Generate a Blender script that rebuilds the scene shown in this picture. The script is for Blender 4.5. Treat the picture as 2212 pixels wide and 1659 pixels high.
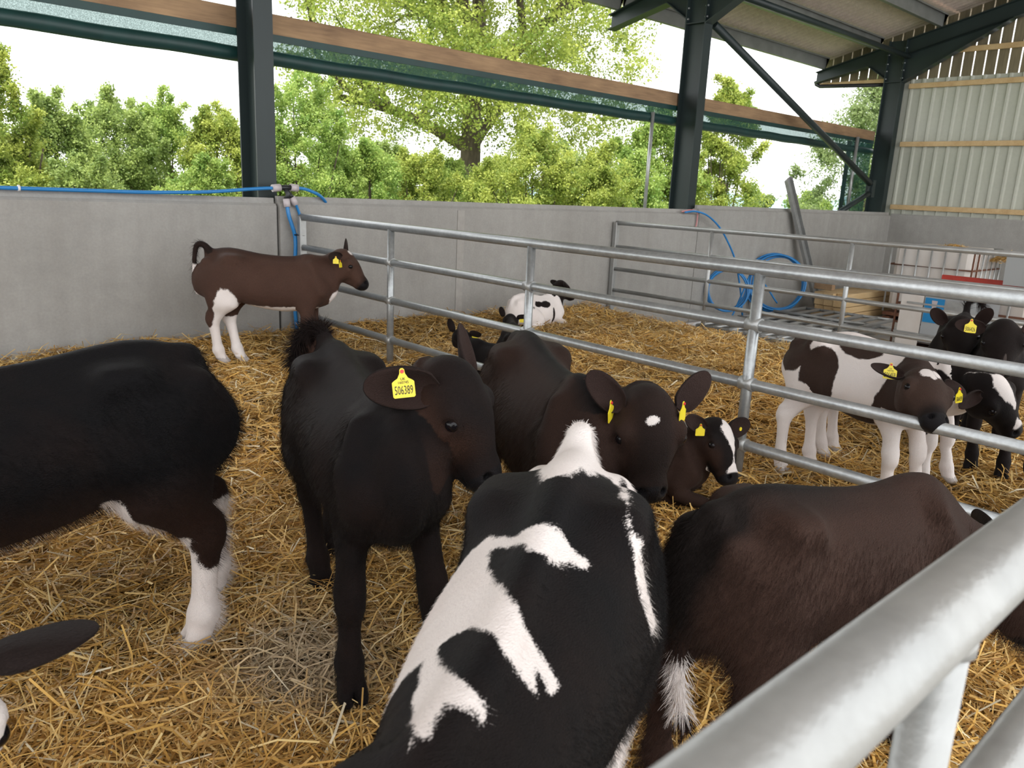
import bpy, math, random
import numpy as np
from mathutils import Vector, Matrix
for _o in list(bpy.data.objects): bpy.data.objects.remove(_o)
SC=bpy.context.scene; COL=SC.collection
rng=np.random.default_rng(7); random.seed(7)
# ------------------------------------------------------------------ camera
CAM_H=1.30; F_PX,PITCH,ROLL,YAW=1697.30,.240764,.0470018,.7489355
_cy,_sy,_cp,_sp=math.cos(YAW),math.sin(YAW),math.cos(PITCH),math.sin(PITCH)
_fw=np.array([_sy*_cp,_cy*_cp,-_sp]); _rt=np.array([_cy,-_sy,0.]); _up=np.cross(_rt,_fw)
_r2=_rt*math.cos(ROLL)+_up*math.sin(ROLL); _u2=-_rt*math.sin(ROLL)+_up*math.cos(ROLL)
cam=bpy.data.cameras.new('camera'); camo=bpy.data.objects.new('camera',cam); COL.objects.link(camo)
camo.matrix_world=Matrix(((_r2[0],_u2[0],-_fw[0],0),(_r2[1],_u2[1],-_fw[1],0),(_r2[2],_u2[2],-_fw[2],CAM_H),(0,0,0,1)))
cam.sensor_fit='HORIZONTAL'; cam.sensor_width=36; cam.lens=F_PX/2212*36; cam.clip_start=.05; cam.clip_end=900
cam.dof.use_dof=True; cam.dof.focus_distance=2.6; cam.dof.aperture_fstop=8.5
SC.camera=camo
# ------------------------------------------------------------------ sky, sun, exposure
wd=bpy.data.worlds.new('sky'); SC.world=wd; wd.use_nodes=True
nt=wd.node_tree; bg=nt.nodes['Background']; bg.inputs['Strength'].default_value=1.25
tc=nt.nodes.new('ShaderNodeTexCoord'); sx=nt.nodes.new('ShaderNodeSeparateXYZ'); rp=nt.nodes.new('ShaderNodeValToRGB')
nt.links.new(tc.outputs['Generated'],sx.inputs[0]); nt.links.new(sx.outputs['Z'],rp.inputs[0]); nt.links.new(rp.outputs[0],bg.inputs['Color'])
rp.color_ramp.elements[0].position=0.; rp.color_ramp.elements[0].color=(.98,.99,1,1); rp.color_ramp.elements[1].position=.7; rp.color_ramp.elements[1].color=(.97,.98,1.0,1)
sun=bpy.data.lights.new('sun','SUN'); suno=bpy.data.objects.new('sun',sun); COL.objects.link(suno)
sun.energy=2.6; sun.angle=math.radians(14); sun.color=(1,.95,.85)
_sd=Vector((-.35,-.30,.88)); suno.rotation_euler=_sd.to_track_quat('Z','Y').to_euler(); suno.location=(0,0,30)
vs=SC.view_settings; vs.view_transform='Standard'; vs.look='None'; vs.exposure=1.3; vs.gamma=1.; vs.use_curve_mapping=False
SC.cycles.use_denoising=True; SC.cycles.max_bounces=8; SC.cycles.diffuse_bounces=4; SC.cycles.transparent_max_bounces=12
SC.cycles.caustics_reflective=False; SC.cycles.caustics_refractive=False; SC.cycles.sample_clamp_indirect=8
# ------------------------------------------------------------------ materials
def mat(name,color=(.5,.5,.5),rough=.6,metal=0.,spec=.5,bump=None,var=None,build=None):
    """principled; var=(scale,amount,(stretch xyz)) colour variation, bump=(scale,strength,(stretch))"""
    m=bpy.data.materials.new(name); m.use_nodes=True; n=m.node_tree; b=n.nodes['Principled BSDF']
    b.inputs['Base Color'].default_value=(*color,1); b.inputs['Roughness'].default_value=rough; b.inputs['Metallic'].default_value=metal
    b.inputs['Specular IOR Level'].default_value=spec
    t=n.nodes.new('ShaderNodeTexCoord')
    def noise(scale,st,detail=5.,rough_=.55):
        mp=n.nodes.new('ShaderNodeMapping'); mp.inputs['Scale'].default_value=st; n.links.new(t.outputs['Object'],mp.inputs[0])
        z=n.nodes.new('ShaderNodeTexNoise'); z.inputs['Scale'].default_value=scale; z.inputs['Detail'].default_value=detail; z.inputs['Roughness'].default_value=rough_
        n.links.new(mp.outputs[0],z.inputs['Vector']); return z
    if var:
        vs_=var if isinstance(var,list) else [var]; cur=None
        for (sc,am,st,*dk) in vs_:
            z=noise(sc,st); r=n.nodes.new('ShaderNodeMapRange'); r.inputs['From Min'].default_value=.3; r.inputs['From Max'].default_value=.7
            n.links.new(z.outputs['Fac'],r.inputs['Value'])
            mx=n.nodes.new('ShaderNodeMix'); mx.data_type='RGBA'; n.links.new(r.outputs[0],mx.inputs['Factor'])
            tgt=dk[0] if dk else tuple(c*(1-am) for c in color)
            if cur is None: mx.inputs['A'].default_value=(*color,1)
            else: n.links.new(cur,mx.inputs['A'])
            if dk: 
                r.inputs['To Max'].default_value=am; mx.inputs['B'].default_value=(*tgt,1)
            else:
                if cur is None: mx.inputs['B'].default_value=(*tgt,1)
                else:
                    hs=n.nodes.new('ShaderNodeMix'); hs.data_type='RGBA'; hs.blend_type='MULTIPLY'; hs.inputs['Factor'].default_value=1
                    n.links.new(cur,hs.inputs['A']); hs.inputs['B'].default_value=(1-am,1-am,1-am,1); n.links.new(hs.outputs['Result'],mx.inputs['B'])
            cur=mx.outputs['Result']
        n.links.new(cur,b.inputs['Base Color'])
    if bump:
        z=noise(bump[0],bump[2] if len(bump)>2 else (1,1,1)); bp=n.nodes.new('ShaderNodeBump'); bp.inputs['Strength'].default_value=bump[1]; bp.inputs['Distance'].default_value=.01
        n.links.new(z.outputs['Fac'],bp.inputs['Height']); n.links.new(bp.outputs[0],b.inputs['Normal'])
    if build: build(n,b,t,noise)
    return m
def coat_mat(name,black,brown,white=(.86,.80,.77),pink=(.62,.36,.31),dark=(.008,.007,.008),rough=.60,stretch=(30,90,60)):
    def bld(n,b,t,noise):
        at=n.nodes.new('ShaderNodeAttribute'); at.attribute_name='coat'
        sp=n.nodes.new('ShaderNodeSeparateColor'); n.links.new(at.outputs['Color'],sp.inputs[0])
        def math_(op,a,b_,clamp=False):
            m=n.nodes.new('ShaderNodeMath'); m.operation=op; m.use_clamp=clamp
            for i,v in enumerate((a,b_)):
                if hasattr(v,'links') or hasattr(v,'node'): n.links.new(v,m.inputs[i])
                else: m.inputs[i].default_value=v
            return m.outputs[0]
        def mr(v,a,b_,c=0.,d=1.,smooth=True):
            r=n.nodes.new('ShaderNodeMapRange'); r.interpolation_type='SMOOTHSTEP' if smooth else 'LINEAR'
            for k,x in zip(('From Min','From Max','To Min','To Max'),(a,b_,c,d)): r.inputs[k].default_value=x
            n.links.new(v,r.inputs['Value']); return r.outputs[0]
        def mix(f,A,B,bl='MIX'):
            m=n.nodes.new('ShaderNodeMix'); m.data_type='RGBA'; m.blend_type=bl
            for k,x in (('Factor',f),('A',A),('B',B)):
                s=m.inputs[k]
                if isinstance(x,tuple): s.default_value=(*x,1)
                elif isinstance(x,(int,float)): s.default_value=x
                else: n.links.new(x,s)
            return m.outputs['Result']
        fine=noise(6,stretch,3.,.6).outputs['Fac']; med=noise(22,(1,1,1),4.).outputs['Fac']; big=noise(5,(1,1,1),3.).outputs['Fac']
        jag=math_('ADD',math_('MULTIPLY',math_('SUBTRACT',fine,.5),.16),math_('MULTIPLY',math_('SUBTRACT',med,.5),.22))
        w=mr(math_('ADD',sp.outputs[0],jag),.475,.525)
        bf=math_('ADD',sp.outputs[1],math_('MULTIPLY',math_('SUBTRACT',big,.5),.5),True)
        c=mix(bf,black,brown)
        c=mix(mr(fine,.3,.7,.0,.55,False),c,tuple(min(1,x*1.9+.004) for x in black),'MIX') if False else c
        sh=mr(fine,.25,.75,.65,1.35,False); shc=n.nodes.new('ShaderNodeCombineColor')
        for i in range(3): n.links.new(sh,shc.inputs[i])
        c=mix(1.,c,shc.outputs[0],'MULTIPLY')
        wc=mix(mr(big,.35,.75,.0,.5),white,tuple(a*.93 for a in white[:1])+tuple(a*.88 for a in white[1:2])+tuple(a*.86 for a in white[2:]))
        wc=mix(mr(fine,.3,.7,0.,.35,False),wc,tuple(a*.72 for a in white))
        c=mix(w,c,wc)
        c=mix(mr(sp.outputs[2],.54,1.),c,pink)
        c=mix(mr(sp.outputs[2],.46,.10,0.,1.),c,dark)
        n.links.new(c,b.inputs['Base Color'])
        r=mr(sp.outputs[2],.1,.4,.28,rough,False); n.links.new(r,b.inputs['Roughness'])
        hb=math_('ADD',math_('MULTIPLY',fine,1.),math_('MULTIPLY',med,.8))
        bp=n.nodes.new('ShaderNodeBump'); bp.inputs['Strength'].default_value=.55; bp.inputs['Distance'].default_value=.006
        n.links.new(hb,bp.inputs['Height']); n.links.new(bp.outputs[0],b.inputs['Normal'])
        b.inputs['Sheen Weight'].default_value=.03; b.inputs['Sheen Roughness'].default_value=.4
    return mat(name,black,rough,0,.09,build=bld)
BLACK=(.0045,.0042,.0048); 
M={}
M['black']=coat_mat('black calf coat',BLACK,(.042,.020,.013))
M['brown']=coat_mat('brown calf coat',(.010,.007,.006),(.055,.028,.020))
M['dkbrown']=coat_mat('dark brown calf coat',(.0055,.0048,.005),(.034,.018,.013))
M['eye']=mat('eye',(.006,.005,.006),.12,0,.25)
M['tag']=mat('yellow tag plastic',(.86,.70,.03),.38,0,.5,var=(30,.12,(1,1,1)))
M['tagink']=mat('black tag print',(.015,.015,.012),.6)
M['red']=mat('red tag stud',(.62,.03,.03),.4)
# ------------------------------------------------------------------ mesh helpers
class MB:
    def __init__(s): s.v=[]; s.f=[]; s.sm=[]
    def add(s,V,Fc,smooth=False):
        o=len(s.v); s.v+=[tuple(map(float,x)) for x in V]; s.f+=[tuple(i+o for i in f) for f in Fc]; s.sm+=[smooth]*len(Fc); return s
    def box(s,c,d,rot=None,bev=0.):
        hx,hy,hz=[x/2 for x in d]; c=np.array(c,float)
        if bev<=0:
            V=np.array([(x,y,z) for x in (-hx,hx) for y in (-hy,hy) for z in (-hz,hz)])
            Fc=[(0,1,3,2),(4,6,7,5),(0,4,5,1),(2,3,7,6),(0,2,6,4),(1,5,7,3)]
        else:
            b=min(bev,hx*.9,hy*.9,hz*.9); V=[];Fc=[]
            for ax,(A,B) in enumerate((((hx,hy,hz),0),((hx,hy,hz),1),((hx,hy,hz),2))): pass
            idx={}
            for sx in (-1,1):
                for sy in (-1,1):
                    for sz in (-1,1):
                        for ax in range(3):
                            p=[sx*(hx-b),sy*(hy-b),sz*(hz-b)]; p[ax]=(sx*hx,sy*hy,sz*hz)[ax]; idx[(sx,sy,sz,ax)]=len(V); V.append(p)
            for ax in range(3):
                o1,o2=[a for a in range(3) if a!=ax]
                for sg in (-1,1):
                    q=[]
                    for (a,b2) in ((-1,-1),(1,-1),(1,1),(-1,1)):
                        k=[0,0,0]; k[ax]=sg; k[o1]=a; k[o2]=b2; q.append(idx[(*k,ax)])
                    Fc.append(tuple(q if (sg>0)==(ax!=1) else q[::-1]))
            for ax in range(3):
                o1,o2=[a for a in range(3) if a!=ax]
                for a in (-1,1):
                    for b2 in (-1,1):
                        k1=[0,0,0];k1[o1]=a;k1[o2]=b2;k2=list(k1);k1[ax]=-1;k2[ax]=1
                        Fc.append((idx[(*k1,o1)],idx[(*k2,o1)],idx[(*k2,o2)],idx[(*k1,o2)]))
            for sx in (-1,1):
                for sy in (-1,1):
                    for sz in (-1,1): Fc.append(tuple(idx[(sx,sy,sz,a)] for a in range(3)))
            V=np.array(V)
        if rot is not None: V=V@np.asarray(rot).T
        return s.add(V+c,Fc)
    def tube(s,pts,r,n=12,caps=True,closed=False):
        pts=[np.array(p,float) for p in pts]; m=len(pts); rs=r if hasattr(r,'__len__') else [r]*m
        V=[];Fc=[]; u=None
        for i,p in enumerate(pts):
            a=pts[(i-1)%m] if closed or i>0 else pts[0]; b=pts[(i+1)%m] if closed or i<m-1 else pts[-1]
            t=b-a; t=t/(np.linalg.norm(t)+1e-12)
            if u is None:
                u=np.cross(t,(0,0,1)); 
                if np.linalg.norm(u)<1e-3: u=np.cross(t,(0,1,0))
            u=u-t*(u@t); u=u/(np.linalg.norm(u)+1e-12); w=np.cross(t,u)
            for k in range(n):
                an=2*math.pi*k/n; V.append(p+rs[i]*(u*math.cos(an)+w*math.sin(an)))
        for i in range(m if closed else m-1):
            j=(i+1)%m
            for k in range(n): Fc.append((i*n+k,i*n+(k+1)%n,j*n+(k+1)%n,j*n+k))
        o=len(s.v); s.add(V,Fc,True)
        if caps and not closed: s.add([],[]); s.f+=[tuple(o+k for k in range(n))[::-1],tuple(o+(m-1)*n+k for k in range(n))]; s.sm+=[False,False]
        return s
    def prism(s,poly,z0,z1,frame):
        """polygon (a,b) extruded along c; frame=(origin, A, B, Cdir)"""
        o,A,B,Cd=[np.asarray(x,float) for x in frame]; n=len(poly)
        V=[o+A*p[0]+B*p[1]+Cd*z for z in (z0,z1) for p in poly]
        Fc=[tuple(range(n))[::-1],tuple(range(n,2*n))]+[(i,(i+1)%n,n+(i+1)%n,n+i) for i in range(n)]
        return s.add(V,Fc)
    def build(s,name,material,parent=None,bevel=0.):
        me=bpy.data.meshes.new(name); me.from_pydata(s.v,[],s.f); me.update()
        me.polygons.foreach_set('use_smooth',s.sm)
        if material: me.materials.append(material)
        o=bpy.data.objects.new(name,me); COL.objects.link(o)
        if parent: o.parent=parent; 
        if bevel:
            b=o.modifiers.new('bevel','BEVEL'); b.width=bevel; b.segments=2; b.limit_method='ANGLE'; b.angle_limit=.9
        import bmesh
        bm=bmesh.new(); bm.from_mesh(me); bmesh.ops.recalc_face_normals(bm,faces=bm.faces); bm.to_mesh(me); bm.free()
        return o
def thing(name,label,cat,loc=(0,0,0),group=None,rotz=0.):
    o=bpy.data.objects.new(name,None); COL.objects.link(o); o.location=loc; o.rotation_euler=(0,0,rotz); o['label']=label; o['category']=cat; o.empty_display_size=.1
    if group: o['group']=group
    return o
def struct(o): o['kind']='structure'; return o
def tagprops(o,label,cat,group=None):
    o['label']=label; o['category']=cat
    if group: o['group']=group
    return o
def uv_sphere(name,c,r,material,parent=None,nu=14,nv=9):
    V=[];Fc=[]
    for i in range(nv+1):
        th=math.pi*i/nv
        for j in range(nu): V.append((c[0]+r*math.sin(th)*math.cos(2*math.pi*j/nu),c[1]+r*math.sin(th)*math.sin(2*math.pi*j/nu),c[2]+r*math.cos(th)))
    for i in range(nv):
        for j in range(nu): Fc.append((i*nu+j,(i+1)*nu+j,(i+1)*nu+(j+1)%nu,i*nu+(j+1)%nu))
    m=MB(); m.add(V,Fc,True); return m.build(name,material,parent)
def text_obj(name,body,size,origin,right,upv,nrmv,material,parent,xs=1.):
    cu=bpy.data.curves.new(name,'FONT'); cu.body=body; cu.size=size; cu.align_x='CENTER'; cu.align_y='CENTER'; cu.extrude=.0002; cu.resolution_u=2
    t_=bpy.data.objects.new('t',cu); me=bpy.data.meshes.new_from_object(t_); bpy.data.objects.remove(t_); bpy.data.curves.remove(cu); me.materials.clear(); me.materials.append(material)
    o=bpy.data.objects.new(name,me); COL.objects.link(o)
    if parent: o.parent=parent
    R_=Matrix([[right[i]*xs,upv[i],nrmv[i],origin[i]] for i in range(3)]+[[0,0,0,1]]); o.matrix_local=R_
    return o
def ear_tag(root,pos,rt,dn,face,size,text=None,small=None,rnd=False):
    """yellow tag hanging from pos: narrow shoulder, wide body, thin"""
    up_=-dn
    if rnd:
        m=MB(); m.prism([(size*.35*math.cos(k*math.pi/7),size*.35*math.sin(k*math.pi/7)) for k in range(14)],0,.003,(pos,rt,up_,face)); return m.build('ear_tag',M['tag'],root)
    P=[(-.11,.08),(-.05,.15),(.05,.15),(.11,.08),(.13,-.10),(.24,-.30),(.44,-.42),(.5,-.48),(.5,-1.12),(.44,-1.18),(-.44,-1.18),(-.5,-1.12),(-.5,-.48),(-.44,-.42),(-.24,-.30),(-.13,-.10)]
    m=MB(); m.prism([(a*size,b*size) for a,b in P],0,.0022,(pos,rt,up_,face)); t=m.build('ear_tag',M['tag'],root)
    d=MB(); d.tube([pos+face*.001,pos+face*.006],size*.085,10); d.build('stud',M['red'],t)
    if text: text_obj('tag_number',text,size*.56,pos+dn*size*.86+face*.0028,rt,up_,face,M['tagink'],t,.50)
    if small:
        for i,sx in enumerate(small): text_obj('tag_number',sx,size*.17,pos+dn*size*(.34+.16*i)+face*.0028,rt,up_,face,M['tagink'],t,1.)
    return t
def strands(name,roots,dirs,lens,width,material,parent,droop=.3,seed=0,col=None,seg=3):
    """ribbon hairs; roots,dirs (n,3)"""
    R=np.random.default_rng(seed); n=len(roots); side=np.cross(dirs,R.normal(size=(n,3))); side/=np.linalg.norm(side,axis=1)[:,None]+1e-9
    Vs=[]
    for k in range(seg+1):
        t=k/seg; c=roots+dirs*(lens*t)[:,None]+np.array([0,0,-1.])*(droop*lens*t*t)[:,None]
        w=width*(1-t*.85)
        Vs+= [c-side*w,c+side*w]
    V=np.stack(Vs,1).reshape(-1,3); m=2*(seg+1); base=np.arange(n)[:,None]*m
    Fc=np.concatenate([np.stack([base[:,0]+2*k,base[:,0]+2*k+1,base[:,0]+2*k+3,base[:,0]+2*k+2],1) for k in range(seg)])
    o=np_mesh(name,V,Fc,material,parent); o['kind']='stuff'
    if col is not None: corner_color(o.data,'coat',np.repeat(col,m,0))
    return o
def tuft_hair(root,tl,spec,s,R):
    n=spec.get('n',500); t0=spec.get('from',.0); L=spec.get('len',.06)*s; tl=np.array(tl); P=catmull(tl,6); m=len(P)
    t=t0+(1-t0)*R.random(n); i=np.minimum((t*(m-1)).astype(int),m-2); fr=t*(m-1)-i
    c=P[i]+(P[i+1]-P[i])*fr[:,None]; T=P[i+1]-P[i]; T/=np.linalg.norm(T,axis=1)[:,None]+1e-9
    rad=R.normal(size=(n,3)); rad-=T*(rad*T).sum(1)[:,None]; rad/=np.linalg.norm(rad,axis=1)[:,None]
    d=T*spec.get('along',.7)+rad*spec.get('out',.7)+R.normal(size=(n,3))*.15; d/=np.linalg.norm(d,axis=1)[:,None]
    roots=c+rad*.012*s
    wv=spec.get('white'); col=np.tile(np.array([[0.,.25,.5]]),(n,1))
    if wv: col[(t>wv[0])&(t<wv[1]),0]=1.
    strands('tail_hair',roots,d,L*(.6+.6*R.random(n)),.0011*s,spec['mat'],root,spec.get('droop',.2),1,col)
# ------------------------------------------------------------------ calves
def nrm(v): v=np.asarray(v,float); return v/max(1e-9,np.linalg.norm(v))
def catmull(A,n):
    A=np.asarray(A,float); m=len(A)
    if m<3 or n<=1: 
        return A
    P=np.vstack([2*A[0]-A[1],A,2*A[-1]-A[-2]]); out=[]
    for i in range(m-1):
        p0,p1,p2,p3=P[i:i+4]
        for k in range(n):
            t=k/n
            out.append(.5*((2*p1)+(-p0+p2)*t+(2*p0-5*p1+4*p2-p3)*t*t+(-p0+3*p1-3*p2+p3)*t**3))
    out.append(A[-1]); return np.array(out)
class Tube:
    """A loft: nodes (x,y,z, half width, radius above, radius below); side = lateral vector."""
    def __init__(s,name,nodes,side=(0,1,0),k=.03,n=3,egg=0.,sub=False):
        N=catmull(nodes,n); s.name=name; s.k=k; s.egg=egg; s.sub=sub
        s.c=N[:,:3]; s.r=np.maximum(N[:,3:],.004)
        d=np.diff(s.c,axis=0); s.L=np.linalg.norm(d,axis=1)+1e-9; s.T=d/s.L[:,None]
        S=np.tile(np.asarray(side,float),(len(d),1)) if np.ndim(side)==1 else np.asarray(side,float)
        S=S-s.T*(S*s.T).sum(1)[:,None]; S/=np.linalg.norm(S,axis=1)[:,None]+1e-9
        s.S=S; s.U=np.cross(s.T,S)
        acc=np.concatenate([[0],np.cumsum(s.L)]); s.acc=acc/acc[-1]
        m=s.r.max(1)
        s.lo=(s.c-m[:,None]).min(0); s.hi=(s.c+m[:,None]).max(0)
    def ev(s,Q,full=False):
        best=np.full(len(Q),9.,np.float32); bt=np.zeros(len(Q),np.float32)
        for i in range(len(s.L)):
            v=Q-s.c[i].astype(np.float32); t=np.clip((v@s.T[i].astype(np.float32))/s.L[i],0,1).astype(np.float32)
            v=v-t[:,None]*(s.T[i]*s.L[i]).astype(np.float32)
            r=(s.r[i]+t[:,None]*(s.r[i+1]-s.r[i])).astype(np.float32)
            a=v@s.T[i].astype(np.float32); w=v@s.S[i].astype(np.float32); h=v@s.U[i].astype(np.float32)
            rh=np.where(h>0,r[:,1],r[:,2]); rw=r[:,0]
            if s.egg: rw=rw*(1-s.egg*np.clip(h/rh,-1,1))
            ra=np.minimum(rw,rh)
            x,y,z=w/rw,h/rh,a/ra
            k0=np.sqrt(x*x+y*y+z*z)+1e-6; k1=np.sqrt((x/rw)**2+(y/rh)**2+(z/ra)**2)+1e-6
            d=k0*(k0-1)/k1
            m=d<best; best=np.where(m,d,best)
            if full: bt=np.where(m,s.acc[i]+t*(s.acc[i+1]-s.acc[i]),bt)
        return (best,bt) if full else best
def ball(name,c,r,k=.02,sub=False,ax=None):
    c=np.asarray(c,float); r=(r,)*3 if np.isscalar(r) else r
    if ax is None: T,S=np.array([1.,0,0]),np.array([0,1.,0])
    else: T,S=nrm(ax[0]),nrm(ax[1])
    e=T*max(0,r[0]-min(r[1],r[2]))
    if np.linalg.norm(e)<1e-4: e=T*1e-4
    return Tube(name,[(*(c-e),r[1],r[2],r[2]),(*(c+e),r[1],r[2],r[2])],S,k,1,0,sub)
def field(prims,Q):
    Q=Q.astype(np.float32); f=np.full(len(Q),.5,np.float32)
    for p in prims:
        pad=max(.06,p.k*1.5)
        m=np.all((Q>p.lo-pad)&(Q<p.hi+pad),axis=1); ix=np.nonzero(m)[0]
        if not len(ix): continue
        d=p.ev(Q[ix]); a=f[ix]; k=p.k
        if p.sub:
            d=-d; h=np.maximum(k-np.abs(a-d),0)/k; f[ix]=np.maximum(a,d)+h*h*k*.25
        else:
            h=np.maximum(k-np.abs(a-d),0)/k; f[ix]=np.minimum(a,d)-h*h*k*.25
    return f
def surface(prims,h):
    """narrow-band surface nets"""
    pos=[p for p in prims if not p.sub]
    lo=np.min([p.lo for p in pos],0)-3*h; hi=np.max([p.hi for p in pos],0)+3*h
    C=4; nb=np.ceil((hi-lo)/(h*C)).astype(int)+1
    g=np.stack(np.meshgrid(*[np.arange(n) for n in nb],indexing='ij'),-1).reshape(-1,3)
    fc=field(prims,lo+(g+.5)*h*C)
    blk=g[np.abs(fc)<h*C*1.7]
    dims=nb*C+1
    o=np.stack(np.meshgrid(*[np.arange(C+1)]*3,indexing='ij'),-1).reshape(-1,3)
    def key(c): return (c[...,0]*dims[1]+c[...,1])*dims[2]+c[...,2]
    pts=(blk[:,None]*C+o[None]).reshape(-1,3); kk=np.unique(key(pts))
    P=np.stack([kk//(dims[1]*dims[2]),(kk//dims[2])%dims[1],kk%dims[2]],-1)
    f=field(prims,lo+P*h)
    oc=np.stack(np.meshgrid(*[np.arange(C)]*3,indexing='ij'),-1).reshape(-1,3)
    cells=(blk[:,None]*C+oc[None]).reshape(-1,3)
    cr=np.array([[0,0,0],[1,0,0],[0,1,0],[1,1,0],[0,0,1],[1,0,1],[0,1,1],[1,1,1]])
    ci=np.searchsorted(kk,key(cells[:,None]+cr[None])); V=f[ci]
    act=(V.min(1)<0)&(V.max(1)>=0); cells=cells[act]; V=V[act]
    E=[(0,1),(2,3),(4,5),(6,7),(0,2),(1,3),(4,6),(5,7),(0,4),(1,5),(2,6),(3,7)]
    s=np.zeros((len(cells),3)); n=np.zeros(len(cells))
    for a,b in E:
        m=(V[:,a]<0)!=(V[:,b]<0); t=np.where(m,V[:,a]/(V[:,a]-V[:,b]+1e-12),0)
        s+=np.where(m[:,None],cr[a]+t[:,None]*(cr[b]-cr[a]),0); n+=m
    verts=lo+(cells+s/n[:,None])*h
    ck=key(cells); order=np.argsort(ck); cks=ck[order]
    quads=[]
    for ax,(e,du,dv) in enumerate([((0,1),(0,1,0),(0,0,1)),((0,2),(0,0,1),(1,0,0)),((0,4),(1,0,0),(0,1,0))]):
        m=(V[:,e[0]]<0)!=(V[:,e[1]]<0); c=cells[m]; flip=V[m][:,e[0]]<0
        du,dv=np.array(du),np.array(dv); ids=[]; ok=np.ones(len(c),bool)
        for off in (0*du,-du,-du-dv,-dv):
            k_=key(c+off); i=np.clip(np.searchsorted(cks,k_),0,len(cks)-1); ok&=cks[i]==k_; ids.append(order[i])
        q=np.stack(ids,1); q[flip]=q[flip][:,::-1]; quads.append(q[ok])
    Q=np.vstack(quads)[:,::-1]
    # light smoothing
    e=np.vstack([Q[:,[0,1]],Q[:,[1,2]],Q[:,[2,3]],Q[:,[3,0]]])
    cnt=np.bincount(np.concatenate([e[:,0],e[:,1]]),minlength=len(verts))[:,None]
    for lam in (.6,-.45,.6,-.45,.5):
        sm=np.stack([np.bincount(np.concatenate([e[:,0],e[:,1]]),np.concatenate([verts[e[:,1],k],verts[e[:,0],k]]),len(verts)) for k in range(3)],1)/np.maximum(cnt,1)
        verts=verts+lam*(sm-verts)
    return verts,Q
def np_mesh(name,verts,faces,material,parent=None,smooth=True):
    verts=np.asarray(verts,np.float32); faces=np.asarray(faces,np.int32); n=faces.shape[1]
    me=bpy.data.meshes.new(name); me.vertices.add(len(verts)); me.vertices.foreach_set('co',verts.ravel())
    me.loops.add(faces.size); me.loops.foreach_set('vertex_index',faces.ravel())
    me.polygons.add(len(faces)); me.polygons.foreach_set('loop_start',np.arange(0,faces.size,n,dtype=np.int32))
    me.update(calc_edges=True); me.validate()
    me.polygons.foreach_set('use_smooth',np.full(len(me.polygons),smooth))
    if material: me.materials.append(material)
    o=bpy.data.objects.new(name,me); COL.objects.link(o)
    if parent: o.parent=parent
    return o
def corner_color(me,name,col):
    """per-vertex linear colour stored as a byte corner attribute (hair can read it too)"""
    a=me.color_attributes.new(name,'BYTE_COLOR','CORNER')
    li=np.empty(len(me.loops),np.int32); me.loops.foreach_get('vertex_index',li)
    c=np.ones((len(li),4),np.float32); c[:,:3]=np.clip(col,0,1)[li]; a.data.foreach_set('color',c.ravel())
def ell(P,c,r):
    q=(P-np.asarray(c))/np.asarray(r); k0=np.linalg.norm(q,axis=1)+1e-6; k1=np.linalg.norm(q/np.asarray(r),axis=1)+1e-6
    return -k0*(k0-1)/k1
def sst(x,a,b): t=np.clip((x-a)/(b-a),0,1); return t*t*(3-2*t)

HS=np.array([.89,1.17,1.30])      # short broad calf head
def head_prims(B,sc):
    """B: matrix (columns forward, side, up) + origin at the poll; sc size"""
    M,o=B
    W=lambda p:o+sc*(M@(np.asarray(p,float)*HS))
    f,s_,u=M[:,0],M[:,1],M[:,2]
    def T(name,nodes,k,n=3,egg=0.,sub=False,side=None):
        return Tube(name,[(*W(a[:3]),*[q*sc*HS[1] for q in a[3:]]) for a in nodes],s_ if side is None else side,k*sc,n,egg,sub)
    def Bl(name,c,r,k=.02,sub=False): return ball(name,W(c),tuple(q*sc*h_ for q,h_ in zip((r if not np.isscalar(r) else (r,)*3),HS)),k*sc,sub,(f,s_))
    L=[T('head',[(-.01,0,-.045,.070,.055,.080),(.04,0,-.045,.088,.066,.090),(.10,0,-.052,.090,.064,.086),(.155,0,-.066,.072,.056,.068),(.21,0,-.082,.054,.047,.052),(.255,0,-.094,.048,.041,.042),(.283,0,-.103,.047,.034,.034)],.03,3,.12),
       Bl('head',(.012,0,-.012),(.045,.036,.024),.05),                     # poll
       T('head',[(.05,0,-.125,.040,.03,.03),(.13,0,-.132,.034,.03,.025),(.21,0,-.127,.028,.025,.02),(.255,0,-.127,.03,.022,.02)],.03,3),   # jaw
       Bl('head',(.275,0,-.098),(.032,.051,.036),.02)]
    for y in (-1,1):
        L+=[Bl('head',(.078,y*.055,-.095),(.055,.03,.05),.035),            # cheek
            Bl('head',(.094,y*.076,-.030),(.034,.022,.020),.025),          # brow
            Bl('head',(.112,y*.083,-.052),(.030,.014,.024),.018),          # eye bulge
            Bl('head',(.118,y*.100,-.038),(.020,.013,.013),.006,True),     # socket
            Bl('head',(.293,y*.028,-.080),(.014,.010,.011),.008,True),     # nostril
            T('head',[(.302,y*.012,-.120,.003,.004,.004),(.268,y*.042,-.121,.004,.004,.004),(.225,y*.046,-.116,.003,.003,.003)],.006,2,0,True,u)]
    return L,W
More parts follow.
